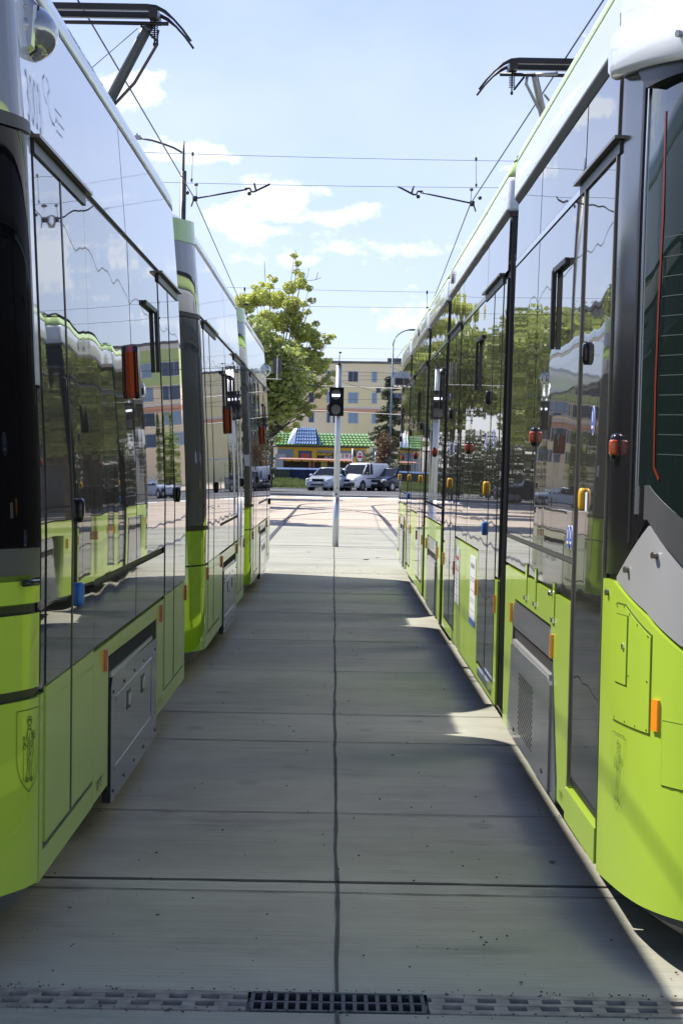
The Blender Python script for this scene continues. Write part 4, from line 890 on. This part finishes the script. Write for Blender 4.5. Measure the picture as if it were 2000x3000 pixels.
# ------------------------------------------------------------------ flats
def facade(name, label, x0, x1, y, ztop, bands, wins, depth=12):
    T = thing(name, ((x0 + x1) / 2, y, 0), label, 'apartment block')
    for i, (bx0, bx1, z0, z1, m) in enumerate(bands):
        mb = MB(); mb.box(bx0, bx1, y, y + depth, z0, z1); mb.build('wall', m, T)
    mb = MB(); mb.box(x0 - .2, x1 + .2, y - .25, y + depth + .2, ztop, ztop + .25); rf = mb.build('roof', mat('roof_sheet', (.16, .18, .2), .6), T)
    for cx in (x0 + (x1 - x0) * .55, x0 + (x1 - x0) * .72): mb = MB(); mb.box(cx, cx + 2, y + 3, y + 5, ztop + .25, ztop + .9); mb.build('chimney', GREYD, rf)
    for (wx, wz, ww, wh) in wins:
        mb = MB(); mb.box(wx - ww / 2 - .07, wx + ww / 2 + .07, y - .06, y + .02, wz - wh / 2 - .07, wz + wh / 2 + .07); f = mb.build('window', FRAMEW, T)
        mb = MB(); n = 2 if ww > 1 else 1
        for k in range(n): mb.box(wx - ww / 2 + k * ww / n + .03, wx - ww / 2 + (k + 1) * ww / n - .03, y - .10, y - .05, wz - wh / 2, wz + wh / 2)
        mb.build('pane', random.choice(PANES), f)
    return T
FRAMEW = mat('window_frame_white', (.62, .64, .66), .5)
PANES = [mat('window_pane', (.06, .10, .17), .25), mat('window_blind', (.25, .36, .5), .4), mat('window_dark', (.03, .05, .09), .2)]
CREAM = mat('render_cream', (.86, .76, .54), .9, var=(.4, .05)); GREYC = mat('render_grey', (.90, .80, .54), .9, var=(.3, .05)); YELC = mat('render_yellow', (.85, .68, .38), .9, var=(.4, .05))
OLIV = mat('render_olive', (.88, .78, .46), .9, var=(.4, .05)); TERR = mat('render_terracotta', (.70, .40, .26), .9); GRN = mat('render_green', (.50, .62, .28), .9); WHT = mat('render_white', (.72, .72, .70), .9)
s_ = 300 / 6400.0
zz = lambda py: 1.65 + (1362 - py + 0.0) * s_
xx = lambda px: (px - 985) * s_
W = []
for (px, w_) in ((785, 26), (912, 15), (962, 10), (1034, 28), (1096, 14), (1163, 28)):
    for (py, h_) in ((1103, 29), (1165, 30), (1224, 29)):
        if px == 785 and py > 1200: continue
        W.append((xx(px) + (1362 - py) * s_ * -.0175, zz(py), w_ * s_, h_ * s_))
W += [(xx(1104), zz(1142), 13 * s_, 13 * s_), (xx(862), zz(1255), 15 * s_, 20 * s_), (xx(862), zz(1193), 10 * s_, 12 * s_), (xx(980), zz(1224), 14 * s_, 29 * s_)]
xl, xm, xr = xx(876), xx(1000), xx(1340)
bands = [(xl, xr, zz(1138), zz(1064), GREYC), (xl, xx(1003), zz(1198), zz(1138), YELC), (xx(1003), xr, zz(1191), zz(1138), OLIV), (xx(1003), xr, zz(1196), zz(1191), WHT), (xl, xr, zz(1209), zz(1198) + .0, TERR)]
bands[-1] = (xl, xx(1003), zz(1209), zz(1198), TERR); bands += [(xx(1003), xr, zz(1209), zz(1196), TERR), (xl, xx(1003), -.5, zz(1209), CREAM), (xx(1003), xr, -.5, zz(1209), OLIV)]
facade('apartment_block', 'five storey pastel block of flats with a terracotta stripe behind the kiosk', xl, xr, 300, zz(1063), bands, [q for q in W if q[0] > xl])
facade('apartment_block', 'paler set back wing of the flats behind the leafy tree', xx(770), xl, 304, zz(1075), [(xx(770), xl - .05, -.5, zz(1075), CREAM)], [q for q in W if q[0] < xl])
B2 = 230; s_ = B2 / 6400.0; zz = lambda py: 1.65 + (1362 - py) * s_; xx = lambda px: (px - 985) * s_
facade('apartment_block', 'nearer tall cream and green flats that show in the left tram glass', xx(1345), xx(2050), B2, zz(965), [(xx(1345), xx(2050), zz(1085), zz(980), GRN), (xx(1345), xx(2050), zz(980), zz(966), WHT), (xx(1345), xx(2050), zz(1140), zz(1085), CREAM), (xx(1345), xx(2050), zz(1146), zz(1140), WHT), (xx(1345), xx(2050), zz(1164), zz(1146), TERR), (xx(1345), xx(2050), -.5, zz(1164), CREAM)],
       [(xx(px), zz(py), 2.2, 1.4) for px in range(1380, 2040, 90) for py in (1040, 1110, 1185, 1250)])
sheet('verge', 5, 60, 164, 229, .005, GRASSM)
facade('office_block', 'dark grey flat roofed block left of the trams seen in the right tram glass', -26, -11.2, 100, 10.6, [(-26, -11.2, 0, 10.6, mat('dark_cladding', (.10, .105, .11), .5))], [(x, z, 1.6, 1.5) for x in (-24, -20.5, -17, -13.5) for z in (2.5, 5.5, 8.5)], 20)

# ------------------------------------------------------------------ kiosk
KY = 195; k_ = KY / 6400.0; kz = lambda py: 1.65 + (1362 - py) * k_; kx = lambda px: (px - 984) * k_
K = thing('kiosk', (kx(940), KY, .3), 'yellow kiosk with green tiled roof, blue dormer and drink adverts', 'kiosk')
YW = mat('kiosk_yellow', (.70, .42, .03), .7, var=(2, .08)); GT = mat('green_tiles', (.13, .27, .08), .4); BT = mat('blue_tiles', (.13, .24, .44), .4)
mb = MB(); mb.box(kx(811), kx(1072), KY, KY + 6, .2, kz(1302)); mb.build('wall', YW, K)
def tiles(name, m, p, y0, y1, cols, parent, seam=6):
    """sloping roof face with rolled ribs and stepped courses; p = (xa, xb, za) eave and (xa, xb, zb) ridge"""
    (a0, a1, za), (b0, b1, zb) = p; mb = MB(); n = seam
    for r in range(n):
        t0, t1 = r / n, (r + 1) / n
        for c in range(cols * 4):
            u0, u1 = c / (cols * 4), (c + 1) / (cols * 4)
            def pt(u_, t, lift): return (a0 + (a1 - a0) * u_ + ((b0 - a0) * (1 - u_) + (b1 - a1) * u_) * t, y0 + (y1 - y0) * t - lift, za + (zb - za) * t + lift)
            w0 = .07 * (.5 + .5 * math.cos(2 * math.pi * u0 * cols)); w1 = .07 * (.5 + .5 * math.cos(2 * math.pi * u1 * cols))
            mb.quad(pt(u0, t0, w0 + .06), pt(u1, t0, w1 + .06), pt(u1, t1, w1), pt(u0, t1, w0)); mb.quad(pt(u0, t0, w0 - .05), pt(u1, t0, w1 - .05), pt(u1, t0, w1 + .06), pt(u0, t0, w0 + .06))
    return mb.build(name, m, parent)
rf = tiles('roof', GT, ((kx(803), kx(1094), kz(1307)), (kx(806), kx(1072), kz(1270))), KY - .5, KY + 2.5, 26, K, 5)
mb = MB(); mb.box(kx(806), kx(1080), KY - .3, KY + 6, kz(1307) - .15, kz(1307) - .02); mb.build('eave', DSTEEL, rf)
tiles('dormer_roof', BT, ((kx(862), kx(925), kz(1304)), (kx(868), kx(919), kz(1255))), KY - 1.0, KY + .6, 8, rf, 5)
mb = MB(); mb.poly([(kx(840), KY - .8, kz(1303)), (kx(862), KY - .95, kz(1303)), (kx(870), KY + .55, kz(1254)), (kx(857), KY + .8, kz(1254))]); mb.build('dormer_side', mat('blue_flashing_lit', (.16, .25, .42), .4), rf)  # lit side of the dormer: same flashing, sunlight painted in as lighter blue
mb = MB(); mb.poly([(kx(925), KY - .95, kz(1303)), (kx(940), KY - .8, kz(1303)), (kx(922), KY + .8, kz(1256)), (kx(919), KY + .55, kz(1254))]); mb.build('dormer_side', mat('blue_flashing_shaded', (.07, .13, .25), .4), rf)  # shaded side of the dormer: same flashing, shade painted in as darker blue
DBL = mat('shutter_blue', (.06, .09, .20), .5); SHG = mat('shutter_grey', (.20, .26, .32), .5); REDB = mat('advert_red', (.45, .09, .06), .5)
def kpan(name, x0, x1, y0, y1, m, d=.04, parent=None):
    mb = MB(); mb.box(kx(x0), kx(x1), KY - d, KY - d + .035, kz(y1), kz(y0)); return mb.build(name, m, parent or K)
kpan('shutter', 811, 858, 1318, 1345, SHG); kpan('notice_board', 805, 836, 1333, 1375, mat('board_grey', (.40, .42, .45), .6), .5)
kpan('shutter', 872, 912, 1322, 1350, DBL); kpan('advert', 880, 905, 1330, 1350, REDB, .08)
s1 = kpan('shop_sign', 927, 975, 1327, 1347, BLACK); kpan('sign_awning', 927, 975, 1320, 1326, SHG)
text_flat('sign_text', 'MONOPOLOWY', kx(929), kx(971), KY - .06, kz(1335), kz(1328.5), mat('sign_yellow', (.8, .58, .05), .5), s1, .03)
text_flat('sign_text', 'EX-IT', kx(950), kx(971), KY - .06, kz(1344), kz(1338), PAINTW, s1, .02)
s2 = kpan('shop_sign', 988, 1031, 1328, 1350, mat('sign_white', (.75, .75, .75), .5)); kpan('sign_awning', 988, 1031, 1320, 1327, SHG)
CRIM = mat('sign_crimson', (.50, .02, .10), .5)
text_flat('sign_text', 'P', kx(988), kx(994), KY - .06, kz(1341), kz(1330), CRIM, s2, .02); text_flat('sign_text', 'I', kx(1001.5), kx(1004), KY - .06, kz(1341), kz(1330), CRIM, s2, .04)
text_flat('sign_text', 'W', kx(1009), kx(1019), KY - .06, kz(1341), kz(1330), CRIM, s2, .03); text_flat('sign_text', 'A', kx(1023), kx(1031), KY - .06, kz(1341), kz(1330), CRIM, s2, .03)
kpan('sign_rule', 990, 1029, 1346, 1348, CRIM, .07, s2)
mb = MB(); c = (kx(1052), KY - .3, kz(1335)); mb.tube([(c[0], KY - .26, c[2]), (c[0], KY - .34, c[2])], 1.0, 24)
for i_, v_ in enumerate(mb.v): mb.v[i_] = (c[0] + (v_[0] - c[0]) * .27, v_[1], c[2] + (v_[2] - c[2]) * .49)
ov = mb.build('oval_sign', PAINTW, K); kpan('oval_mark', 1046, 1059, 1334, 1341, CRIM, .36, ov); kpan('oval_mark', 1049, 1055, 1326, 1332, CRIM, .36, ov)
kpan('door', 1045, 1062, 1350, 1385, mat('door_brown', (.18, .09, .05), .6)); kpan('door', 1042, 1066, 1318, 1385, SHG, .02)
# terrace in front of the kiosk
TT = thing('terrace', (kx(900), KY - 6, .3), 'dark timber terrace with a thin red tiled canopy before the kiosk', 'terrace')
ty = KY - 6; mb = MB(); mb.prism([(kx(818), ty - .6, 2.03), (kx(1030), ty - .6, 1.97), (kx(1024), ty + 2.0, 2.10), (kx(824), ty + 2.0, 2.14)], (0, 0, .06)); mb.build('canopy', mat('canopy_red', (.42, .20, .15), .7, var=(4, .2)), TT)
mb = MB()
for px in (836, 858, 886, 915, 932, 962, 1000, 1012, 1025): mb.box(kx(px) - .07, kx(px) + .07, ty - .1, ty, .3, 1.98)
mb.box(kx(836), kx(1027), ty - .08, ty - .02, 1.05, 1.15); mb.box(kx(836), kx(905), ty - .06, ty, .4, 1.1); mb.build('timber_frame', mat('dark_timber', (.035, .025, .02), .8), TT)
mb = MB(); mb.box(kx(836), kx(1027), ty + .5, ty + .6, .3, 1.9); mb.build('shade_sheet', mat('terrace_shade', (.04, .035, .03), .8), TT)  # dark sheet standing in for the shade beneath the canopy
for a, b in ((905, 922), (940, 958)): mb = MB(); mb.box(kx(a), kx(b), ty + .4, ty + .45, 1.35, 1.85); mb.build('menu_board', mat('menu_orange', (.45, .22, .12), .6) if a == 905 else mat('menu_yellow', (.42, .40, .12), .6), TT)
mb = MB(); mb.box(kx(903), kx(1012), KY - 9, KY - 8.8, .2, 1.25); tag(mb.build('low_wall', mat('pale_wall', (.50, .46, .40), .8)), 'low pale wall between the bins and the white van', 'wall')

# bins
def bin_(x, y, m, ml, label):
    T = thing('wheeled_bin', (x, y, .42), label, 'waste bin', 'waste bins beside the grass'); mb = MB(); w0, w1 = .50, .62
    mb.loft([[(x - a, y - b, z), (x + a, y - b, z), (x + a, y + b, z), (x - a, y + b, z)] for a, b, z in ((.52, .38, .5), (.62, .5, 1.20))], smooth=False); mb.box(x - .66, x + .66, y - .54, y + .54, 1.19, 1.26); mb.build('body', m, T)
    mb = MB(); rings = [[(x + a * .66, y - .54 * q, 1.26 + .12 * math.sqrt(max(0, 1 - q * q))) for q in (-1, -.7, -.3, 0, .3, .7, 1)] for a in (-1, 1)]
    mb.loft(rings, closed=False, cap0=False, cap1=False); mb.build('lid', ml, T)
    for a in (-.48, .48): mb = MB(); mb.tube([(x + a, y - .45, .52), (x + a, y - .40, .52)], .1, 10); mb.build('wheel', RUB, T)
BINB = mat('bin_blue', (.015, .03, .13), .45); BINL = mat('bin_lid_blue', (.10, .17, .32), .4); BING = mat('bin_grey_green', (.07, .09, .08), .5)
bin_(-4.05, 163, BING, BINL, 'grey green waste bin left of the two blue ones'); bin_(-2.85, 163.3, BINB, BINL, 'blue waste bin in the middle of the row'); bin_(-1.65, 163.5, BINB, BINL, 'blue waste bin nearest the silver car')
bin_(-5.3, 163, mat('bin_yellow', (.45, .36, .03), .5), BINL, 'yellow waste bin at the left end of the row')

# grass bank
mb = MB(); n = 30; rows = []
for k in range(n + 1):
    x = -30 + (29.0) * k / n
    z = .42 if x < -3 else .42 * max(0.15, (-.6 - x) / 2.4)
    rows.append([(x, 151.5, 0.0), (x, 152, .06), (x, 156, z * .7), (x, 160, z), (x, 220, z + .1)])
mb.loft(rows, closed=False, cap0=False, cap1=False); tag(mb.build('grass_bank', GRASSM), kind='structure')
mb = MB()
for k in range(9000):
    x = random.uniform(-9, -1.2); y = 151.6 + random.random() ** 1.3 * 11; base = (.42 if x < -3 else .42 * max(.15, (-.6 - x) / 2.4)) * min(1, (y - 151.5) / 8)
    h_ = random.uniform(.1, .32); a = random.uniform(0, 6.28); w_ = .03; l = random.uniform(-.1, .1)
    mb.face([len(mb.v), len(mb.v) + 1, len(mb.v) + 2]); mb.v += [(x - w_ * math.cos(a), y - w_ * math.sin(a), base - .02), (x + w_ * math.cos(a), y + w_ * math.sin(a), base - .02), (x + l, y + l, base + h_)]
tag(mb.build('grass', leafmat('grass_blade', (.13, .17, .05), .35)), kind='stuff')
mb = MB(); mb.box(-60, 60, 163.2, 163.5, -.02, .12); tag(mb.build('kerb', mat('kerb_stone', (.4, .38, .35), .8)), kind='structure')
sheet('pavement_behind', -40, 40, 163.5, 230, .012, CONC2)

# ------------------------------------------------------------------ cars
def car(name, x, y, ang, paint, spec, label, cat='car'):
    T = thing(name, (x, y, 0), label, cat, 'vehicles waiting at the junction'); R_ = Matrix.Translation((x, y, 0)) @ Matrix.Rotation(ang, 4, 'Z')
    tr = lambda p: tuple(R_ @ Vector(p))
    L_, Wd, body, cab = spec['L'], spec['W'] / 2, spec['body'], spec['cab']
    mb = MB(); rings = []
    for (px, zt, wk, zb) in body:
        w_ = Wd * wk; rings.append([tr(p) for p in ((px, -w_ * .9, zb), (px, -w_, zb + .12), (px, -w_ * 1.0, .62), (px, -w_ * .97, zt - .12), (px, -w_ * .86, zt - .02), (px, 0, zt + .015), (px, w_ * .86, zt - .02), (px, w_ * .97, zt - .12), (px, w_, .62), (px, w_, zb + .12), (px, w_ * .9, zb))])
    mb.loft(rings, smooth=False); b = mb.build('body', paint, T)
    # cabin: glass volume with painted roof and pillars
    mb = MB(); rings = [[tr(p) for p in ((px, -Wd * .93, zb), (px2, -Wd * wr, zr), (px2, Wd * wr, zr), (px, Wd * .93, zb))] for (px, zb, px2, zr, wr) in cab]; mb.loft(rings, smooth=False); mb.build('window_glass', CARGLASS, T)
    mb = MB(); rings = [[tr(p) for p in ((px2, -Wd * wr - .015, zr - .05), (px2, -Wd * wr * .85, zr + .03), (px2, 0, zr + .05), (px2, Wd * wr * .85, zr + .03), (px2, Wd * wr + .015, zr - .05))] for (px, zb, px2, zr, wr) in cab]; mb.loft(rings, smooth=True); rf_ = mb.build('roof', paint, T)
    mb = MB()
    for (px, zb, px2, zr, wr) in cab:
        for s in (-1, 1): mb.tube([tr((px, s * Wd * .94, zb - .05)), tr((px2, s * (Wd * wr + .01), zr))], .035, 6)
    mb.build('pillar', paint, T)
    if spec.get('box'):
        a, b2, zt = spec['box']; mb = MB()
        rings = [[tr(p) for p in ((px, -Wd * .98, .75), (px, -Wd * .98, 1.15), (px, -Wd * .9, zt - .12), (px, -Wd * .78, zt), (px, Wd * .78, zt), (px, Wd * .9, zt - .12), (px, Wd * .98, 1.15), (px, Wd * .98, .75))] for px in (a, b2)]
        mb.loft(rings, smooth=False); mb.build('cargo_box', paint, T)
        mb = MB(); mb.box(a - .1, b2 + .9, -Wd - .01, -Wd + .02, .78, .84, R_); mb.box(a - .1, b2 + .9, Wd - .02, Wd + .01, .78, .84, R_); mb.build('side_moulding', RUB, T)
    f = L_ / 2
    low = spec.get('bumper', paint)
    mb = MB(); mb.box(f - .12, f + .03, -Wd * .82, Wd * .82, .30, .52, R_); mb.build('bumper', low, T)
    mb = MB(); mb.box(f - .02, f + .04, -Wd * .5, Wd * .5, .33, .42, R_); mb.build('air_intake', RUB, T)
    mb = MB(); mb.box(f - .14, f + .01, -Wd * .42, Wd * .42, .60, .74, R_); g = mb.build('grille', BLACK, T)
    mb = MB(); mb.box(f - .13, f + .016, -Wd * .44, Wd * .44, .735, .755, R_); mb.build('grille_trim', CHROME, g)
    mb = MB(); mb.box(f - .02, f + .045, -.26, .26, .46, .56, R_); mb.build('number_plate', PAINTW, T)
    for s in (-1, 1):
        mb = MB(); mb.ell(tr((f - .20, s * Wd * .70, .70)), (.17, .24, .09), 12, 8, Matrix.Rotation(ang, 3, 'Z') @ Matrix.Rotation(-s * .45, 3, 'Z')); mb.build('headlight', HEADL, T)
        mb = MB(); mb.ell(tr((spec['mx'], s * (Wd + .12), spec['mz'])), (.09, .12, .08), 10, 6, Matrix.Rotation(ang, 3, 'Z')); mb.build('wing_mirror', paint if spec.get('box') is None else RUB, T)
    for wx in spec['wheels']:
        for s in (-1, 1):
            mb = MB(); mb.tube([tr((wx, s * (Wd - .2), .31)), tr((wx, s * (Wd + .005), .31))], .31, 20); wh = mb.build('wheel', RUB, T)
            mb = MB(); mb.tube([tr((wx, s * (Wd - .1), .31)), tr((wx, s * (Wd + .012), .31))], .19, 14); mb.build('rim', RIM, wh)
            mb = MB(); mb.tube([tr((wx, s * (Wd - .3), .34)), tr((wx, s * (Wd - .002 + .004), .34))], .37, 20); mb.build('wheel_arch', RUB, T)
    return T
CARGLASS = mat('car_glass', (.01, .014, .017), .08, ior=1.35); HEADL = mat('headlight_glass', (.6, .62, .65), .08, metal=.4); RIM = mat('alloy_rim', (.45, .46, .48), .3, metal=.8)
SILV = mat('car_white_silver', (.46, .52, .62), .25, coat=.8, metal=.1); VANW = mat('van_white', (.75, .75, .75), .3, coat=.5); NAVY = mat('car_dark_navy', (.012, .016, .03), .3, coat=.4)
sedan = dict(L=4.6, W=1.8, mx=.75, mz=.98, wheels=(1.42, -1.3), body=[(2.3, .62, .80, .28), (2.22, .74, .92, .22), (1.5, .90, 1.0, .2), (.95, .97, 1.0, .2), (-1.6, 1.0, 1.0, .2), (-2.2, .98, .95, .25), (-2.3, .8, .85, .3)], cab=[(1.05, .92, .35, 1.40, .66), (.2, .95, .1, 1.44, .68), (-.7, .97, -.8, 1.43, .67), (-1.75, .97, -1.2, 1.36, .62)])
hatch = dict(L=4.3, W=1.8, mx=.75, mz=1.0, wheels=(1.35, -1.25), body=[(2.15, .60, .78, .28), (2.05, .74, .92, .22), (1.4, .93, 1.0, .2), (.95, 1.0, 1.0, .2), (-1.6, 1.05, 1.0, .2), (-2.1, 1.0, .92, .25)], cab=[(1.15, .93, .35, 1.42, .66), (.1, .98, 0, 1.47, .68), (-.8, 1.0, -.9, 1.45, .67), (-1.95, 1.03, -1.6, 1.34, .6)])
van = dict(L=4.4, W=1.8, mx=.95, mz=1.12, wheels=(1.38, -1.3), bumper=GREYD, box=(-2.15, -.05, 1.80), body=[(2.2, .70, .86, .28), (2.1, .86, .94, .22), (1.5, 1.04, 1.0, .2), (1.15, 1.12, 1.0, .2), (-2.0, 1.12, 1.0, .2), (-2.2, 1.1, .97, .25)], cab=[(1.35, 1.06, .55, 1.66, .74), (.4, 1.1, .2, 1.76, .78), (-.05, 1.1, -.1, 1.78, .8)])
A = -math.pi / 2
car('parked_car', -.38, 139.8, A - rad(20), SILV, sedan, 'silver white saloon car waiting at the left of the three vehicles')
car('delivery_van', 1.63, 141.5, A - rad(30), VANW, van, 'white delivery van with black bumper between two cars', 'van')
car('parked_car', 3.62, 142.5, A - rad(33), NAVY, hatch, 'dark navy hatchback partly hidden by the right tram')
car('parked_car', 9.5, 128, A - rad(80), SILV, hatch, 'silver hatchback beyond the right tram mirrored in the left tram')
car('parked_car', -9.0, 120, A + rad(80), NAVY, sedan, 'dark saloon beyond the left tram mirrored in the right tram')

# ------------------------------------------------------------------ vegetation
def leaves(mb, c, r, n, size, up=0.3):
    for _ in range(n):
        while True:
            d = Vector((random.uniform(-1, 1), random.uniform(-1, 1), random.uniform(-1, 1)))
            if .25 < d.length < 1: break
        p = Vector(c) + Vector((d.x * r[0], d.y * r[1], d.z * r[2])); s = size * random.uniform(.55, 1.35)
        a = Vector((random.gauss(0, 1), random.gauss(0, 1), random.gauss(0, .6))).normalized(); b = a.cross(Vector((random.gauss(0, 1), random.gauss(0, 1), random.gauss(0, 1)))).normalized()
        i = len(mb.v); mb.v += [tuple(p - a * s), tuple(p + b * s * .55), tuple(p + a * s), tuple(p - b * s * .5)]; mb.face((i, i + 1, i + 2, i + 3))
def tree(name, x, y, trunk_h, clumps, leafm, n, size, label, cat='tree', group=None, tr=.16, z0=0):
    T = thing(name, (x, y, z0), label, cat, group)
    mb = MB(); top = Vector((x, y, trunk_h)); mb.tube([(x, y, z0 - .1), (x + .05, y, trunk_h * .5), tuple(top)], [tr * 1.3, tr, tr * .8], 8)
    for (cx, cy_2, cz, rx, ry, rz) in clumps:
        m_ = (top + Vector((cx, cy_2, cz))) / 2 + Vector((0, 0, -.3)); mb.tube([tuple(top - Vector((0, 0, random.uniform(0, .3) * trunk_h))), tuple(m_), (cx, cy_2, cz)], [tr * .5, tr * .32, tr * .12], 5)
    mb.build('trunk', BARK, T); mb = MB(); vol = [q[3] * q[4] * q[5] for q in clumps]; tot = sum(v_ ** .8 for v_ in vol)
    for q, v_ in zip(clumps, vol): leaves(mb, q[:3], q[3:], int(n * v_ ** .8 / tot), size)
    mb.build('crown', leafm, T); return T
def at(px, py, y): return ((px - 985 - (1362 - py) * .0175) / 6400 * y, 1.65 + (1362 - py) / 6400 * y)
TY = 150; cl = []
for (px, py, r) in ((872, 770, 14), (868, 800, 18), (880, 830, 26), (850, 850, 28), (790, 815, 12), (792, 845, 20), (765, 880, 40), (810, 880, 42), (855, 895, 40), (780, 940, 50), (830, 945, 55), (870, 930, 30), (885, 975, 45), (920, 985, 25), (948, 985, 12), (962, 992, 8), (930, 1010, 25),
                    (800, 1010, 60), (850, 1040, 55), (900, 1050, 48), (935, 1075, 38), (955, 1110, 22), (810, 1090, 60), (865, 1110, 55), (910, 1130, 40), (938, 1130, 18), (810, 1160, 55), (860, 1175, 42), (890, 1195, 26), (805, 1215, 40), (845, 1210, 28), (800, 1260, 28), (830, 1255, 14), (820, 1230, 25),
                    (720, 900, 45), (715, 970, 60), (700, 1050, 70), (700, 1140, 70), (730, 1210, 50), (660, 980, 50), (640, 1080, 60), (620, 1160, 50)):
    X, Z = at(px, py, TY); r_ = r / 6400 * TY * random.uniform(.6, .88); cl.append((X, TY + random.uniform(-1.2, 1.2), Z, r_, r_ * 1.1, r_ * .85))
for (px, py) in ((862, 752), (884, 812), (905, 850), (770, 838), (748, 850), (802, 822), (912, 880), (900, 915), (925, 950), (972, 985), (958, 1002), (935, 1040), (962, 1060), (975, 1095), (968, 1128), (952, 1150), (930, 1160), (915, 1195), (905, 1215), (880, 1225), (868, 1248), (845, 1262), (815, 1290), (890, 890), (915, 1000)):
    X, Z = at(px, py, TY); cl.append((X, TY + random.uniform(-1, 1), Z, .30, .3, .22))
tree('maple_tree', -4.5, TY, 4.5, cl, LEAF, 34000, .12, 'tall yellow green leafy tree rising beyond the left tram', tr=.11)
mb = MB()
for pts in ([(868, 800), (867, 770), (866, 735)], [(878, 830), (900, 815), (905, 790)], [(900, 825), (925, 822), (940, 815)], [(925, 822), (932, 800)], [(850, 990), (900, 985), (955, 978)], [(778, 830), (776, 800), (775, 770)]):
    mb.tube([(at(a, b, TY)[0], TY, at(a, b, TY)[1]) for a, b in pts], .018, 4)
mb.build('bare_twigs', BARK, bpy.data.objects['maple_tree'])
# conifer
def conifer(x, y, h_, r, label, m=LEAFC, n=9000, group=None):
    T = thing('spruce_tree', (x, y, 0), label, 'tree', group); mb = MB(); mb.tube([(x, y, 0), (x, y, h_)], [.16, .02], 8); mb.build('trunk', BARK, T); mb = MB()
    for k in range(90):
        z = .9 + (h_ - 1.2) * (k / 90.0) ** .9; R_ = r * (1 - z / h_) ** .75 * random.uniform(.55, 1.15); a = random.uniform(0, 6.28)
        for q in range(4):
            t = (q + 1) / 4; leaves(mb, (x + R_ * t * math.cos(a), y + R_ * t * math.sin(a), z - .25 * t * R_), (.28, .28, .16), n // 360, .11)
    mb.build('crown', m, T)
conifer(4.15, 172, 8.9, 2.1, 'dark green spruce standing right of the kiosk', LEAFC, 22000)
def bush(name, px, y, r, z, m, label, n=2500, size=.1, h_=None):
    T = thing(name, (px, y, 0), label, 'shrub'); mb = MB(); mb.tube([(px, y, 0), (px, y, z)], .05, 6); mb.build('stem', BARK, T); mb = MB()
    for _ in range(14): leaves(mb, (px + random.uniform(-r, r) * .6, y + random.uniform(-r, r) * .6, z + random.uniform(-.6, .6) * z * .8), (r * .5, r * .5, z * .42), n // 14, size)
    mb.build('foliage', m, T)
bush('red_leaf_shrub', 3.35, 150, .75, 2.2, LEAFR, 'reddish brown shrub before the spruce', 1800, .09)
bush('red_leaf_shrub', 4.6, 146, .6, 2.3, LEAFR, 'reddish brown shrub right of the blue lamp post', 1500, .09)
bush('green_shrub', 4.75, 148, .75, 1.6, LEAFP, 'bright pale green shrub at the edge of the right tram', 2200, .09)
bush('hedge_bush', 2.55, 160, 1.0, .8, LEAFP, 'rounded light green hedge behind the white van', 2400, .09)
bush('dark_bush', 3.7, 160, 1.3, 1.0, LEAFC, 'dark low bush under the spruce', 2600, .1)
# trees beyond the trams on both sides, seen in the tram glass
def round_tree(x, y, h_, r, m, label, group):
    cl = [(x + random.uniform(-.6, .6) * r, y + random.uniform(-.6, .6) * r, h_ * .42 + (h_ * .5) * random.random() ** .9, r * random.uniform(.35, .6), r * .5, r * random.uniform(.3, .5)) for _ in range(22)]
    tree('broadleaf_tree', x, y, h_ * .4, cl, m, 6500, .2, label, group=group)
for i, (x, y, h_, r) in enumerate(((-5.2, 62, 6.0, 1.9), (-8.2, 66, 7.4, 2.6), (-6.6, 84, 7.6, 2.4), (-10.5, 80, 9.5, 3.2), (-7.5, 104, 9.4, 3.0), (-4.2, 118, 9.6, 2.6), (-9.8, 122, 11, 3.4), (-14.5, 95, 10, 3.5))):
    round_tree(x, y, h_, r, LEAF2, ('nearest small', 'second', 'third', 'fourth wide', 'fifth', 'sixth slim', 'seventh tall', 'outermost')[i] + ' broadleaf tree hidden behind the left tram, mirrored in the right one', 'trees behind the left tram')
mb = MB()
for k in range(60): leaves(mb, (-34 + 30 * k / 60, 131 + random.uniform(-1, 1), 2.0), (1.0, 1.2, 2.1), 260, .2)
tag(mb.build('hedge', LEAFC), 'long dark tall hedge left of the tracks, only mirrored in the right tram glass', 'hedge')
for i, (x, y) in enumerate(((9.5, 150), (12.5, 152), (15.5, 150))): conifer(x, y, 6.5, 1.1, ('left', 'middle', 'right')[i] + ' slim tree behind the right tram, mirrored in the left one', LEAF2, 3000, 'slim trees behind the right tram')
